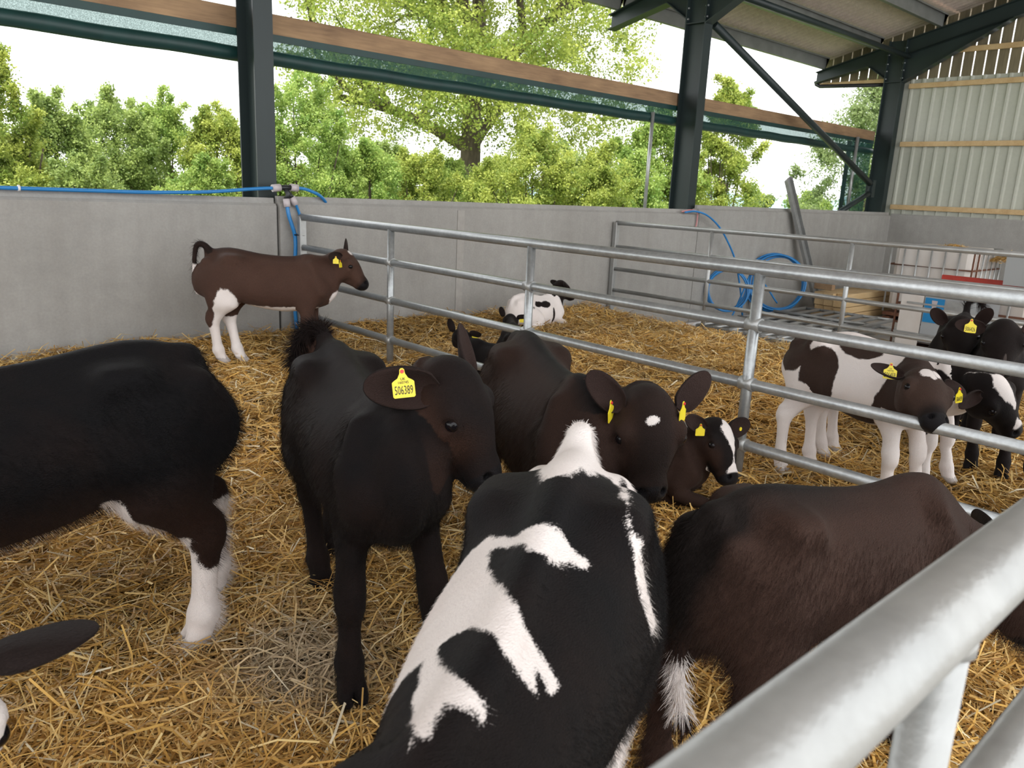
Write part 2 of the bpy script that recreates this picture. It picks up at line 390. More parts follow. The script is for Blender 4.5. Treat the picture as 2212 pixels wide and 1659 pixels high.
def make_ear(cupside):
    """unit ear along +x, opening to +y*cupside/z: returns verts, faces (closed double shell)"""
    nu,nv=14,9; out=[]; inn=[]
    for i in range(nu):
        u=i/(nu-1); u=.5-.5*np.cos(np.pi*(.12+.88*u)) ; u=(u-.0351)/.9649; wid=.285*np.sqrt(max(0,1-((u-.52)/.485)**2))+.10*(1-u)**3
        wid=max(.012,wid); cup=.95*(1-u)+.45
        for j in range(nv):
            a=(j/(nv-1)-.5)*2
            ang=a*cup*1.25
            y=wid*np.sin(ang)/np.sin(max(cup*1.25,.3)) if cup*1.25<1.5 else wid*np.sin(ang)
            z=-wid*.75*(np.cos(ang)-np.cos(cup*1.25))*(.5+.5*(1-u))
            out.append((u,y,z-.035*np.sin(np.pi*min(u+.05,1)))); inn.append((u*.985+.004,y*.9,z+.008))
    V=np.array(out+inn); n=nu*nv; F=[]
    for i in range(nu-1):
        for j in range(nv-1):
            a=i*nv+j; F.append((a,a+nv,a+nv+1,a+1)); F.append((n+a,n+a+1,n+a+nv+1,n+a+nv))
        for j in (0,nv-1):
            a=i*nv+j; q=(a,n+a,n+a+nv,a+nv); F.append(q if j==0 else q[::-1])
    for j in range(nv-1):
        a=j; F.append((a,a+1,n+a+1,n+a)); a=(nu-1)*nv+j; F.append((a,n+a,n+a+1,a+1))
    inner=np.r_[np.zeros(n),np.ones(n)]
    return V,np.array(F),inner
EAR=None
def calf(name,label,loc,heading,s=1.,wd=0.,chest=1.,forelock=0,feet=None,neck=None,poll=None,nose=None,headup=None,head_s=1.,tail=None,coat=None,
         mats=None,voxel=.011,ears=None,tags=(),lying=False,torso=None,belly=0.,bend=0.,hair=0,z0=0.,eyes=True,group='calves in the straw pens',legs=True,seed=1,tuft=None,hipw=1.):
    """everything is built in world space around loc; heading = degrees of the nose direction"""
    global EAR
    a=np.radians(heading); fx=np.array([np.cos(a),np.sin(a),0]); sy=np.array([-np.sin(a),np.cos(a),0]); uz=np.array([0,0,1.])
    O=np.array([loc[0],loc[1],z0]); dz=-.40 if lying else 0.
    def L2W(p):
        x,y,z=p[0],p[1],p[2]; y=y*(1-(1-chest)*min(1,max(0,(x+.02)/.22)))
        ang=bend*max(0,min(.5,x))
        return O+s*(fx*x*np.cos(ang*.5)+sy*(y+np.sin(ang*.5)*x)+uz*(z+dz))
    def W2L(P): d=(np.asarray(P)-O)/s; return np.stack([d@fx,d@sy,d@uz-dz],-1)
    pr=[]
    def tube(nm,nodes,side=None,k=.04,n=3,egg=0.,sub=False):
        pr.append(Tube(nm,[(*L2W(q),*[r*s for r in q[3:]]) for q in nodes],sy if side is None else side,k*s,n,egg,sub)); return pr[-1]
    b=belly
    T=torso or [(-.480,0,.69,.080,.11,.13),(-.43,0,.67,.128,.175,.18),(-.34,0,.655,.155*hipw,.212,.19),(-.22,0,.65,.158,.205,.175),(-.08,0,.635,.165+b*.3,.195,.195+b),(.07,0,.63,.168+b*.3,.185,.215+b),(.20,0,.63,.145,.190,.21),(.31,0,.635,.110,.200,.195),(.40,0,.63,.082,.165,.165),(.455,0,.62,.052,.10,.115)]
    tube('torso',T,None,.03,4,.22)
    # hip bones, shoulder blades, spine ridge
    for y in (-1,1):
        pr.append(ball('torso',L2W((-.27,y*.115*hipw,.805)),(.055*s,.028*s,.028*s),.10*s,False,(fx,sy)))
        pr.append(ball('torso',L2W((-.455,y*.075,.775)),(.035*s,.025*s,.03*s),.05*s,False,(fx,sy)))
        tube('torso',[(.31,y*.062,.775-wd,.030,.05,.05),(.34,y*.088,.68-wd,.045,.06,.06),(.38,y*.09,.58,.045,.06,.06)],fx,.05,2)
    tube('torso',[(-.46,0,.835,.022,.025,.03),(-.30,0,.865,.025,.02,.03),(-.1,0,.832,.02,.018,.03),(.1,0,.818-wd*.5,.02,.018,.03),(.28,0,.828-wd,.025,.02,.03)],None,.04,3)
    # poll / nose / neck
    pl=np.asarray(poll if poll is not None else L2W((.72,0,.98)),float); ns=np.asarray(nose if nose is not None else L2W((.95,0,.78)),float)
    hf=nrm(ns-pl)
    # the line poll -> nose tip runs below the forehead: lift forward axis
    hu=nrm(np.asarray(headup,float)) if headup is not None else uz
    hs=np.cross(hu,hf); hs=nrm(hs); hu2=np.cross(hf,hs)
    tilt=.30; f2=hf*np.cos(tilt)+hu2*np.sin(tilt); u2=hu2*np.cos(tilt)-hf*np.sin(tilt)
    hsc=s*head_s; Mh=np.stack([f2,hs,u2],1)
    hp,HW=head_prims((Mh,pl),hsc)
    n0=L2W((.30,0,.70-wd)); nb=HW((.015,0,-.06)); 
    if neck is None:
        mid=.5*(n0+nb)+np.array([0,0,-.015*s])
        npts=[n0,mid,nb]
    else: npts=[n0]+[np.asarray(q,float) for q in neck]+[nb]
    m=len(npts); nodes=[]
    for i,q in enumerate(npts):
        t=i/(m-1); nodes.append((*q,(.092*(1-t)+.062*t)*s,(.150*(1-t)+.085*t)*s,(.185*(1-t)+.105*t)*s))
    pr.append(Tube('neck',nodes,nrm(sy*.6+hs*.4),.05*s,4,.1))
    pr+=hp
    # legs
    D=dict(HL=(-.33,.105),HR=(-.33,-.105),FL=(.30,.10),FR=(.30,-.10))
    feet=feet or {}
    if legs and not lying:
        for lg,(x0,y0) in D.items():
            fw=feet.get(lg)
            if fw is not None:
                fl=W2L(np.array([[fw[0],fw[1],fw[2] if len(fw)>2 else z0]]))[0]; fxl,fyl,fz=fl
            else: fxl,fyl,fz=x0+(.0 if lg[0]=='F' else -.02),y0*.9,0.
            sg=1 if y0>0 else -1
            lift=fz
            if lg[0]=='H':
                dx=fxl-(-.37); dy=fyl-y0*.9
                hip=(-.33,y0*.82,.69); st=(-.225+dx*.12,y0*1.05+dy*.1,.515); hk=(-.425+dx*.70,y0*.98+dy*.6,.345+lift*.5); fe=(-.40+dx*.95,y0*.93+dy*.95,.105+lift); ho=(-.385+dx,y0*.9+dy,.055+lift); te=(-.36+dx,y0*.9+dy,.018+lift)
                tube(lg,[(-.36,y0*.80,.70,.075,.15,.11),(-.345+dx*.1,y0*.94,.59,.070,.155,.125),(-.345+dx*.25,y0*1.02,.49,.058,.115,.105)],None,.05,3)
                tube(lg,[(-.345+dx*.25,y0*1.02,.50,.058,.11,.105),(-.385+dx*.5,y0*1.02+dy*.3,.42+lift*.25,.044,.068,.068),(*hk,.037,.050,.052)],None,.05,3)
                tube(lg,[(hk[0]-.022,hk[1],hk[2]+.045,.017,.02,.02),(hk[0]-.014,hk[1],hk[2]-.02,.022,.027,.027)],None,.04,1)
                tube(lg,[(hk[0],hk[1],hk[2],.036,.047,.049),(.6*hk[0]+.4*fe[0],.6*hk[1]+.4*fe[1],.6*hk[2]+.4*fe[2],.031,.037,.037),(.25*hk[0]+.75*fe[0],.25*hk[1]+.75*fe[1],.25*hk[2]+.75*fe[2],.031,.036,.036),(*fe,.038,.042,.043)],None,.02,3)
            else:
                dx=fxl-.30; dy=fyl-y0*.9
                sh=(.325,y0*.85,.64); el=(.275+dx*.1,y0*.98,.485); kn=(.295+dx*.55,y0*.97+dy*.6,.285+lift*.5); fe=(.285+dx*.95,y0*.92+dy*.95,.10+lift); ho=(.295+dx,y0*.9+dy,.055+lift); te=(.32+dx,y0*.9+dy,.018+lift)
                tube(lg,[(*sh,.06,.11,.11),(.295+dx*.05,y0*.93,.55,.058,.095,.095),(*el,.052,.075,.078),(.5*(el[0]+kn[0])+.005,.5*(el[1]+kn[1]),.5*(el[2]+kn[2])+.02,.041,.049,.050),(kn[0],kn[1],kn[2]+.03,.040,.044,.045)],None,.045,3)
                tube(lg,[(kn[0],kn[1],kn[2]+.03,.040,.043,.044),(kn[0]+.004,kn[1],kn[2]-.015,.042,.048,.042),(kn[0],kn[1],kn[2]-.06,.033,.035,.036),(.4*kn[0]+.6*fe[0],.4*kn[1]+.6*fe[1],.4*kn[2]+.6*fe[2],.031,.034,.034),(*fe,.038,.041,.042)],None,.02,3)
            tube(lg,[(*fe,.037,.041,.042),(*ho,.034,.040,.040)],None,.02,2)
            for c in (-1,1):
                tube(lg,[(ho[0],ho[1]+c*.018,ho[2],.020,.034,.036),(te[0],te[1]+c*.022,te[2],.021,.034,.020),(te[0]+.028,te[1]+c*.021,te[2]-.006,.016,.018,.012)],None,.006,2)
    if lying:
        for sg in (-1,1):
            tube('FL' if sg>0 else 'FR',[(.34,sg*.10,.62,.06,.09,.09),(.30,sg*.14,.50,.045,.05,.05),(.46,sg*.13,.445,.034,.035,.035),(.33,sg*.10,.43,.024,.024,.024),(.24,sg*.09,.43,.028,.028,.028)],None,.04,3)
            tube('HL' if sg>0 else 'HR',[(-.33,sg*.12,.62,.09,.15,.13),(-.14,sg*.19,.52,.06,.08,.08),(-.30,sg*.20,.44,.034,.035,.035),(-.10,sg*.18,.43,.026,.026,.026)],None,.05,3)
    # tail
    if tail is None: tl=[L2W(q) for q in [(-.455,0,.825),(-.515,0,.79),(-.535,0,.68),(-.53,0,.52),(-.525,0,.42)]]
    else: tl=[np.asarray(q,float) for q in tail]
    nt=len(tl)
    pr.append(Tube('tail',[(*q,*( (.028*(1-i/(nt-1))+.012*i/(nt-1))*s,)*3) for i,q in enumerate(tl)],sy,.03*s,4))
    V,Q=surface(pr,voxel)
    root=bpy.data.objects.new('calf',None); COL.objects.link(root); root.location=O; root['label']=label; root['category']='calf'; root['group']=group
    root.empty_display_size=.1
    # coat
    class C: pass
    c=C(); c.P=W2L(V); c.W=V; c.d={}; c.t={}
    Vf=V.astype(np.float32)
    for p in pr:
        if p.sub: continue
        d,t=p.ev(Vf,True)
        if p.name in c.d:
            m=d<c.d[p.name]; c.d[p.name]=np.where(m,d,c.d[p.name]); c.t[p.name]=np.where(m,t,c.t[p.name])
        else: c.d[p.name]=d; c.t[p.name]=t
    nm=list(c.d); c.own=np.array(nm)[np.argmin(np.stack([c.d[n] for n in nm]),0)]
    c.H=(((V-pl)/hsc)@Mh)/HS   # head coordinates
    c.s=s
    w=np.full(len(V),-.08); br=np.zeros(len(V)); sp=np.full(len(V),.5)
    w,br,sp=coat(c,w,br,sp)
    hd=c.own=='head'
    sp=np.where(hd,np.minimum(sp,.5-.5*sst(c.H[:,0]-.35*c.H[:,2],.295,.318)),sp)      # dark muzzle pad
    for lg in D:
        if legs and not lying:
            sp=np.where((c.own==lg)&(c.P[:,2]<.045),np.minimum(sp,.32),sp)
    V0=V-O
    body=np_mesh('body',V0,Q,mats['coat'],root)
    corner_color(body.data,'coat',np.stack([.5+w/.16,br,sp],1))
    R=np.random.default_rng(seed)
    # eyes
    if eyes:
        for y in (-1,1):
            p=HW((.118,y*.0830,-.038))-O
            e=uv_sphere('eye',p,.0190*hsc,mats['eye'],root)
    # ears
    if EAR is None: EAR=make_ear(1)
    ev,ef,einn=EAR
    ear_fr={}
    for sd,nm_ in ((1,'L'),(-1,'R')):
        dflt=(-.28,sd*.90,-.12)      # head coords: direction of ear (fwd, side, up)
        ex=(ears or {}).get(nm_,{})
        d_=nrm(Mh@np.asarray(ex.get('dir',dflt),float)); op=np.asarray(ex.get('open',(.45,0,.45)),float)   # opening direction
        op=Mh@op; op=nrm(op-d_*(op@d_)); si=np.cross(op,d_)
        ln=ex.get('len',.135)*hsc*1.12; base=HW((.022,sd*.080,-.018))
        E_=base+ln*(ev[:,:1]*d_+ev[:,1:2]*si*ex.get('wid',1.)+ev[:,2:3]*op)
        eo=np_mesh('ear',E_-O,ef,mats['ear'],root)
        corner_color(eo.data,'coat',np.stack([np.full(len(ev),.5+(ex.get('white',-.08))/.16),np.full(len(ev),ex.get('brown',.3)),np.where(einn>0,.62,.5)],1))
        ear_fr[nm_]=(base,d_,si,op,ln)
    for tg in tags:
        base,d_,si,op,ln=ear_fr[tg['ear']]
        pos=base+d_*ln*tg.get('u',.5)+op*.010+si*ln*tg.get('v',0.)
        face=nrm(np.asarray(tg['face'],float)) if 'face' in tg else op
        dn=np.asarray(tg.get('down',(0,0,-1)),float); dn=nrm(dn-face*(dn@face)); rt=np.cross(face,dn)
        ear_tag(root,pos-O+face*tg.get('off',.006),rt,dn,face,tg.get('size',.055),tg.get('text'),tg.get('small'),tg.get('round',False))
    if hair:
        pm=body.modifiers.new('coat','PARTICLE_SYSTEM'); ps=body.particle_systems[0].settings
        ps.type='HAIR'; ps.count=hair; ps.hair_length=.0085*s; ps.hair_step=3; ps.display_step=2; ps.render_step=2; ps.emit_from='FACE'; ps.use_emit_random=True; ps.use_even_distribution=True
        bk=-fx*.6+np.array([0,0,-.8]); ps.normal_factor=.0022; ps.object_align_factor=tuple(float(q)*.0085 for q in bk); ps.factor_random=.0022; ps.length_random=.45
        ps.root_radius=1.; ps.tip_radius=.15; ps.radius_scale=.0005; ps.material=1; ps.use_close_tip=True
    if forelock:
        q=np.stack([R.uniform(-.03,.06,forelock),R.normal(0,.030,forelock),np.zeros(forelock)],1); q[:,2]=.006-np.abs(q[:,1])*.35-np.maximum(0,q[:,0]-.02)*.3
        rt_=np.array([HW(a) for a in q])-O; dr=np.stack([.85+0*q[:,0],q[:,1]*9+R.normal(0,.25,forelock),.30+R.normal(0,.15,forelock)],1)@Mh.T; dr/=np.linalg.norm(dr,axis=1)[:,None]
        strands('poll_hair',rt_,dr,.028*s*(.6+.7*R.random(forelock)),.0008,mats['coat'],root,.25,3,np.tile(np.array([[0.,.15,.5]]),(forelock,1)))
    # tail tuft, strands of real hair
    if tuft is not None:
        tuft_hair(root,[q-O for q in tl],tuft,s,R)
    return root,body,c
# ------------------------------------------------------------------ building materials
M['concrete']=mat('precast concrete',(.43,.42,.395),.85,0,.3,var=[(1.2,.16,(1,1,1)),(1.1,.45,(6,6,.5),(.27,.255,.235)),(.8,.35,(1,1,1),(.33,.315,.29)),(9,.10,(1,1,1)),(55,.10,(1,1,1))],bump=(60,.25,(1,1,1)))
M['floor']=mat('concrete floor',(.44,.42,.39),.85,0,.3,var=[(1.2,.22,(1,1,1)),(14,.15,(1,1,1))],bump=(40,.25,(1,1,1)))
M['steel']=mat('dark green painted steel',(.020,.032,.032),.45,0,.4,var=(3,.25,(1,1,.4)),bump=(25,.04,(1,1,1)))
M['galv']=mat('galvanised tube',(.42,.44,.445),.33,.6,.5,var=[(7,.22,(1,1,1)),(45,.20,(1,1,1))],bump=(70,.10,(1,1,1)))
M['galvb']=mat('weathered galvanised tube',(.44,.455,.455),.36,.5,.5,var=[(8,.22,(1,1,1)),(30,.12,(1,1,1)),(3,.30,(1,1,1),(.32,.29,.24))],bump=(80,.10,(1,1,1)))
M['purlin']=mat('galvanised purlin',(.24,.25,.235),.5,.35,.4,var=(4,.25,(1,1,1)))
M['rsheet']=mat('fibre cement sheet',(.60,.51,.44),.9,0,.2,var=[(5,.2,(1,3,1)),(2,.35,(.4,5,1),(.46,.36,.31)),(60,.12,(1,1,1))],bump=(50,.3,(1,1,1)))
def _wood(base,dark):
    def b(n,bs,t,noise):
        z=noise(4,(1,14,14),6.,.6); k=noise(2.2,(1,3,3),3.)
        r=n.nodes.new('ShaderNodeValToRGB'); r.color_ramp.elements[0].position=.33; r.color_ramp.elements[0].color=(*dark,1); r.color_ramp.elements[1].position=.68; r.color_ramp.elements[1].color=(*base,1)
        m=n.nodes.new('ShaderNodeMath'); m.operation='ADD'; m2=n.nodes.new('ShaderNodeMath'); m2.operation='MULTIPLY'; m2.inputs[1].default_value=.6
        n.links.new(k.outputs['Fac'],m2.inputs[0]); s=n.nodes.new('ShaderNodeMath'); s.operation='MULTIPLY'; s.inputs[1].default_value=.42; n.links.new(z.outputs['Fac'],s.inputs[0])
        n.links.new(s.outputs[0],m.inputs[0]); n.links.new(m2.outputs[0],m.inputs[1]); n.links.new(m.outputs[0],r.inputs[0]); n.links.new(r.outputs[0],bs.inputs['Base Color'])
    return b
M['beam']=mat('weathered timber beam',(.3,.2,.12),.75,build=_wood((.37,.235,.125),(.17,.10,.055)))
M['pine']=mat('new pine',(.6,.45,.25),.7,build=_wood((.62,.45,.24),(.46,.30,.14)))
M['board']=mat('green treated boards',(.27,.225,.14),.85,var=[(3,.35,(1,1,.3)),(12,.3,(4,4,.3))])
M['clad']=mat('pale coated cladding',(.52,.53,.455),.45,0,.4,var=[(1.5,.14,(1,1,.3)),(20,.06,(1,1,1))])
M['blue']=mat('blue water pipe',(.02,.20,.50),.38)
M['fit']=mat('grey fitting nut',(.50,.45,.46),.5)
M['blackp']=mat('black plastic',(.012,.013,.015),.4)
M['rust']=mat('rusted steel',(.16,.065,.035),.85,var=(20,.4,(1,1,1)))
M['tank']=mat('translucent white tank',(.70,.66,.62),.5,0,.3,var=[(3,.10,(1,1,1)),(8,.4,(1,1,.4),(.56,.48,.41))])
M['redp']=mat('red paint',(.45,.035,.02),.45,var=(9,.3,(1,1,1)))
M['bluel']=mat('blue label',(.01,.22,.50),.4)
M['white']=mat('white print',(.8,.8,.8),.5)
M['grey']=mat('grey plate',(.40,.42,.43),.5,.3)
M['twine']=mat('pink twine',(.55,.25,.25),.8)
def mesh_screen():
    def b(n,bs,t,noise):
        tr=n.nodes.new('ShaderNodeBsdfTransparent'); mx=n.nodes.new('ShaderNodeMixShader'); z=noise(160,(1,1,1),2.)
        r=n.nodes.new('ShaderNodeMapRange'); r.inputs['From Min'].default_value=.35; r.inputs['From Max'].default_value=.65; r.inputs['To Min'].default_value=.38; r.inputs['To Max'].default_value=.66
        n.links.new(z.outputs['Fac'],r.inputs['Value']); n.links.new(r.outputs[0],mx.inputs[0])
        out=n.nodes['Material Output']; n.links.new(tr.outputs[0],mx.inputs[1]); n.links.new(bs.outputs[0],mx.inputs[2]); n.links.new(mx.outputs[0],out.inputs[0])
        tr.inputs[0].default_value=(.82,.9,.88,1)
    return mat('green windbreak mesh',(.012,.075,.062),.6,build=b)
M['mesh']=mesh_screen()
M['tarp']=mat('green rolled curtain',(.006,.040,.036),.5,var=(6,.3,(1,1,1)))
# ------------------------------------------------------------------ floor, walls
fl=struct(MB().box((4,.5,-.43),(26,15,.2)).build('floor',M['floor']))
wb=struct(bpy.data.objects.new('wall_back',None)); COL.objects.link(wb)
def panel(x0,x1,y0,zt,tongue=True):
    zb=-.34; th=.13; c=.018
    prof=[(0,zb),(0,zt-c),(c,zt),(.045,zt)]+([(.05,zt+.045),(.085,zt+.045),(.09,zt)] if tongue else [])+[(th-c,zt),(th,zt-c),(th,zb)]
    return MB().prism(prof,x0,x1,((0,y0,0),(0,1,0),(0,0,1),(1,0,0))).build('concrete_panel',M['concrete'],wb)
panel(-9,-2.97,6.235,1.105); panel(-2.95,3.045,6.235,1.108); panel(3.065,9.02,6.215,1.125); panel(9.045,15.10,6.225,1.185)
MB().box((4.98,6.2125,.40),(.085,.012,1.38)).build('grout_strip',M['floor'],wb)
wr=struct(bpy.data.objects.new('wall_right',None)); COL.objects.link(wr)
for y0,y1 in ((6.23,.6),(.58,-5)):
    MB().prism([(0,-.34),(0,1.19),(.02,1.215),(.11,1.215),(.13,1.19),(.13,-.34)],min(y0,y1),max(y0,y1),((15.07,0,0),(1,0,0),(0,0,1),(0,1,0))).build('concrete_panel',M['concrete'],wr)
def roofz(y): return 3.806+.262*(7.86-y)+.215
# profiled cladding sheets
def sheet(y1):
    pitch=.195; prof=[]
    for k in range(5):
        o=k*pitch; prof+=[(o,0),(o+.055,0),(o+.075,-.032),(o+.105,-.032),(o+.125,0)]
    prof.append((5*pitch+.01,0)); V=[];F_=[]
    for x_,z in ((0,1.13),(0,3.55)):
        for a,b in prof: V.append((15.235+b,y1-a,z))
    n=len(prof)
    for i in range(n-1): F_.append((i,i+1,n+i+1,n+i))
    m=MB(); m.add(V,F_); o=m.build('cladding_sheet',M['clad'],wr); s=o.modifiers.new('s','SOLIDIFY'); s.thickness=.002
    return o
for k in range(11): sheet(6.56-k*.975)
for z,x in ((1.335,15.175),(2.44,15.175),(3.43,15.175)): MB().box((x,.8,z),(.05,11.0,.085),None,.004).build('timber_rail',M['pine'],wr)
MB().box((15.22,.3,3.98),(.05,10.6,.085),None,.004).build('timber_rail',M['pine'],wr)
MB().box((15.16,7.2,3.545),(.05,1.62,.075),None,.004).build('timber_rail',M['pine'],wr)
for k in range(64):
    y=7.92-k*.178; zt=roofz(y)+.02; 
    zb=3.44 if y<6.4 else 3.53
    MB().box((15.285,y,(zb+zt)/2),(.022,.155,zt-zb)).build('board',M['board'],wr)
# ------------------------------------------------------------------ roof
ce=struct(bpy.data.objects.new('ceiling',None)); COL.objects.link(ce)
def roof_sheet(x0,y0,y1,n=7,p=.147):
    V=[];F_=[];N=n*6
    for y in (y0,y1):
        for i in range(N+1): V.append((x0+i*p/6,y,roofz(y)+.034*math.cos(2*math.pi*i/6)+.03))
    for i in range(N): F_.append((i,i+1,N+1+i+1,N+1+i))
    m=MB(); m.add(V,F_,True); return m.build('roof_sheet',M['rsheet'],ce)
for i in range(24):
    for (a,b) in ((8.12,5.7),(5.75,2.6),(2.65,-.6),(-.55,-3.6)): roof_sheet(-8.9+i*1.029,a,b)
for y in (7.86,6.88,5.85,4.8,3.75,2.7,1.65,.6,-.5,-1.6,-2.7):
    zb=roofz(y)-.215; d=.20
    prof=[(-.03,0),(.035,0),(.035,.022),(.030,.022),(.030,.006),(-.024,.006),(-.024,d-.006),(-.085,d-.006),(-.085,d-.024),(-.09,d-.024),(-.09,d),(-.03,d)]
    for (xa,xb) in ((-9,3.0),(3.06,9.0),(9.06,15.0)):
        MB().prism([(a,b) for a,b in prof],xa,xb,((0,y,zb),(0,1,0),(0,0,1),(1,0,0))).build('purlin',M['purlin'],ce)
struct(tagp:=MB().tube([(15.12,8.06,3.62),(15.12,8.04,3.56),(15.12,7.96,3.52),(15.12,6.62,3.47)],.035,10).build('trim_1',M['blackp']))
# ------------------------------------------------------------------ portal frames
def frame(cx,label):
    t=thing('portal_frame',label,'steel frame',(cx,6.5,-.33),'steel portal frames')
    o=(0,-6.5,.33); w=.165; yi,yo=6.36,6.67
    def P(q): return (q[0],q[1]+o[1],q[2]+o[2])
    zt=roofz(6.4)-.22
    c=MB(); c.box(P((0,yi+.007,(zt-.34)/2)),(w,.014,zt+.34)); c.box(P((0,yo-.007,(zt-.34)/2)),(w,.014,zt+.34)); c.box(P((0,.5*(yi+yo),(zt-.34)/2)),(.011,yo-yi-.028,zt+.34))
    c.box(P((-.04,.5*(yi+yo),3.49)),(.075,yo-yi-.03,.012)); c.box(P((.04,.5*(yi+yo),3.49)),(.075,yo-yi-.03,.012)); c.build('column',M['steel'],t)
    def ibeam(nm,pts_top,depths):
        m=MB()
        for i in range(len(pts_top)-1):
            (ya,za),(yb,zb_)=pts_top[i],pts_top[i+1]; da,db=depths[i],depths[i+1]
            def q(xx0,xx1,za0,za1,zb0,zb1):
                V=[(x_,y_,z_) for x_ in (xx0,xx1) for (y_,z_) in ((ya,za0),(ya,za1),(yb,zb1),(yb,zb0))]
                V=[P(v) for v in V]; m.add(V,[(0,1,2,3),(7,6,5,4),(0,4,5,1),(1,5,6,2),(2,6,7,3),(3,7,4,0)])
            q(-w/2,w/2,za-.014,za,zb_-.014,zb_); q(-w/2,w/2,za-da,za-da+.014,zb_-db,zb_-db+.014); q(-.005,.005,za-da+.013,za-.013,zb_-db+.013,zb_-.013)
        return m.build(nm,M['steel'],t)
    rz=lambda y: roofz(y)-.222
    ibeam('rafter',[(yi,rz(yi)),(-3.6,rz(-3.6))],[.26,.26])
    ibeam('haunch',[(yi,rz(yi)-.25),(4.75,rz(4.75)-.25)],[.47,.02])
    ibeam('eaves_stub',[(8.0,rz(8.0)+.0),(7.0,rz(7.0)),(yo,rz(yo))],[.20,.24,.56])
    b=MB()
    for zz in (3.55,3.68,3.8,3.95,4.05):
        for sx in (-.055,.055): b.tube([P((sx,yi-.012,zz)),P((sx,yi+.03,zz))],.012,6); b.tube([P((sx,yo+.012,zz)),P((sx,yo-.03,zz))],.012,6)
    b=b.build('bolts',M['galv'],t); b['kind']='stuff'
    return t
frame(3.03,'dark green steel column standing behind the blue pipe fitting')
frame(9.03,'dark green steel column with a sloping brace leading off its top')
frame(15.03,'dark green steel corner column next to the pale metal cladding')
tagprops(MB().tube([(9.1,6.3,3.90),(14.95,6.3,3.90)],.045,12).build('tie_tube',M['steel']),'long dark steel tie tube running under the roof between columns','tube')
br=thing('roof_brace','dark sloping steel brace tube with a short strut at its foot','brace',(14.4,6.42,1.6))
MB().tube([(9.2-14.4,-.02,3.50-1.6),(0,-.02,.12)],.052,12).build('brace_tube',M['steel'],br)
MB().tube([(.0,-.02,-.06),(13.3-14.4,.0,1.16-1.6)],.045,12).build('strut',M['steel'],br)
MB().box((.03,-.02,.03),(.10,.02,.26)).box((.1,0,.03),(.12,.12,.3)).build('bracket',M['steel'],br)
# ------------------------------------------------------------------ side opening: timber beams and rolled mesh
for k,(xa,xb,lb) in enumerate(((-3.0,3.02,'first'),(3.04,9.02,'second'),(9.04,14.98,'third'))):
    nm=('weathered timber beam above the bushes beside the blue pipe','long weathered timber beam crossing in front of the oak tree','weathered timber beam passing behind the sloping brace')[k]
    tagprops(MB().box(((xa+xb)/2,6.73,2.57),(xb-xa,.075,.165),None,.006).build('timber_beam',M['beam']),nm,'beam','timber beams over the wall opening')
    nm=('rolled green mesh curtain under the beam beside the bushes','rolled green mesh curtain hanging in front of the oak tree','rolled green mesh curtain behind the sloping brace')[k]
    t=thing('mesh_curtain',nm,'curtain',((xa+xb)/2,6.73,2.3),'rolled mesh curtains'); L=xb-xa
    MB().box((0,-.03,.165),(L,.012,.06)).build('hem',M['tarp'],t)
    MB().box((0,-.028,.095),(L,.003,.10)).build('screen',M['mesh'],t)
    n=40; pts=[(-L/2+L*i/n,0,.012*math.sin(i*.9)*.3) for i in range(n+1)]
    MB().tube(pts,[.060+.0012*math.sin(i*1.7) for i in range(n+1)],14).build('roll',M['tarp'],t)
    if k==2: MB().box((L/2-.52,-.03,-.55),(.95,.003,1.35)).build('side_screen',M['mesh'],t); MB().box((L/2-.95,-.033,-.55),(.16,.004,1.35)).build('side_hem',M['tarp'],t)
tagprops(MB().tube([(8.42,6.66,1.0),(8.43,6.66,2.36)],.024,10).build('guide_pole',M['galvb']),'thin grey upright pole beside the brace column','pole','curtain guide poles')
tagprops(MB().tube([(14.22,6.66,1.0),(14.23,6.66,2.50)],.03,10).build('guide_pole',M['galvb']),'thin grey upright pole beside the corner column','pole','curtain guide poles')
# ------------------------------------------------------------------ gates
def gate(name,label,X,ys,zr,r,yend,mtl,group,ysl=None):
    """a tubular gate in the plane x=X running from ys[0] towards the viewer"""
    t=thing(name,label,'gate',(X,ys[0],-.1),group)
    for k,z in enumerate(zr):
        rr=r*(1.12 if k==0 else 1.)
        MB().tube([(0,0-.0,z+.1),(0,yend-ys[0],z+.1)],rr,16).build('rail',mtl,t)
        if ysl and k==0: MB().tube([(0,ysl-ys[0],z+.1),(0,yend-ys[0]-.01,z+.1)],rr*1.09,16).build('sleeve',mtl,t)
    for y in ys[1:]:
        MB().tube([(0,y-ys[0],-.05),(0,y-ys[0],zr[0]+.1-r*.6)],r*1.0,14).build('upright',mtl,t)
    return t
g1=gate('yard_gate','long galvanised tube gate with a brown calf in front of its hinge post',3.2,[6.1,4.78,3.33,1.85,.42],[1.01,.762,.487,.196],.0255,-.2,M['galv'],'pen gates')
MB().box((0,.0,.58),(.06,.06,1.08),None,.006).build('hinge_post',M['galvb'],g1)
MB().box((.07,.03,.40),(.05,.012,.6)).build('hinge_plate',M['galvb'],g1)
w=MB()
for y in (-1.32,-2.77,-4.25):
    for z in (.762,.487,.196): w.tube([(0,y+.035,z+.1),(0,y-.035,z+.1)],.033,12)
w=w.build('welds',M['galvb'],g1); w['kind']='stuff'
g2=gate('yard_gate','far galvanised tube gate in front of the blue pipe coils',7.3,[6.17,4.84,3.32,1.8,.3],[.99,.712,.452,.20],.0225,-.2,M['galvb'],'pen gates')
MB().box((0,.0,.55),(.06,.06,1.10),None,.006).build('hinge_post',M['galvb'],g2)
MB().box((.09,.06,.78),(.05,.012,.2)).build('hinge_plate',M['galvb'],g2)
bar=thing('feed_barrier','thick galvanised barrier rail crossing the near corner in front of everything','barrier',(.6,.162,-.1))
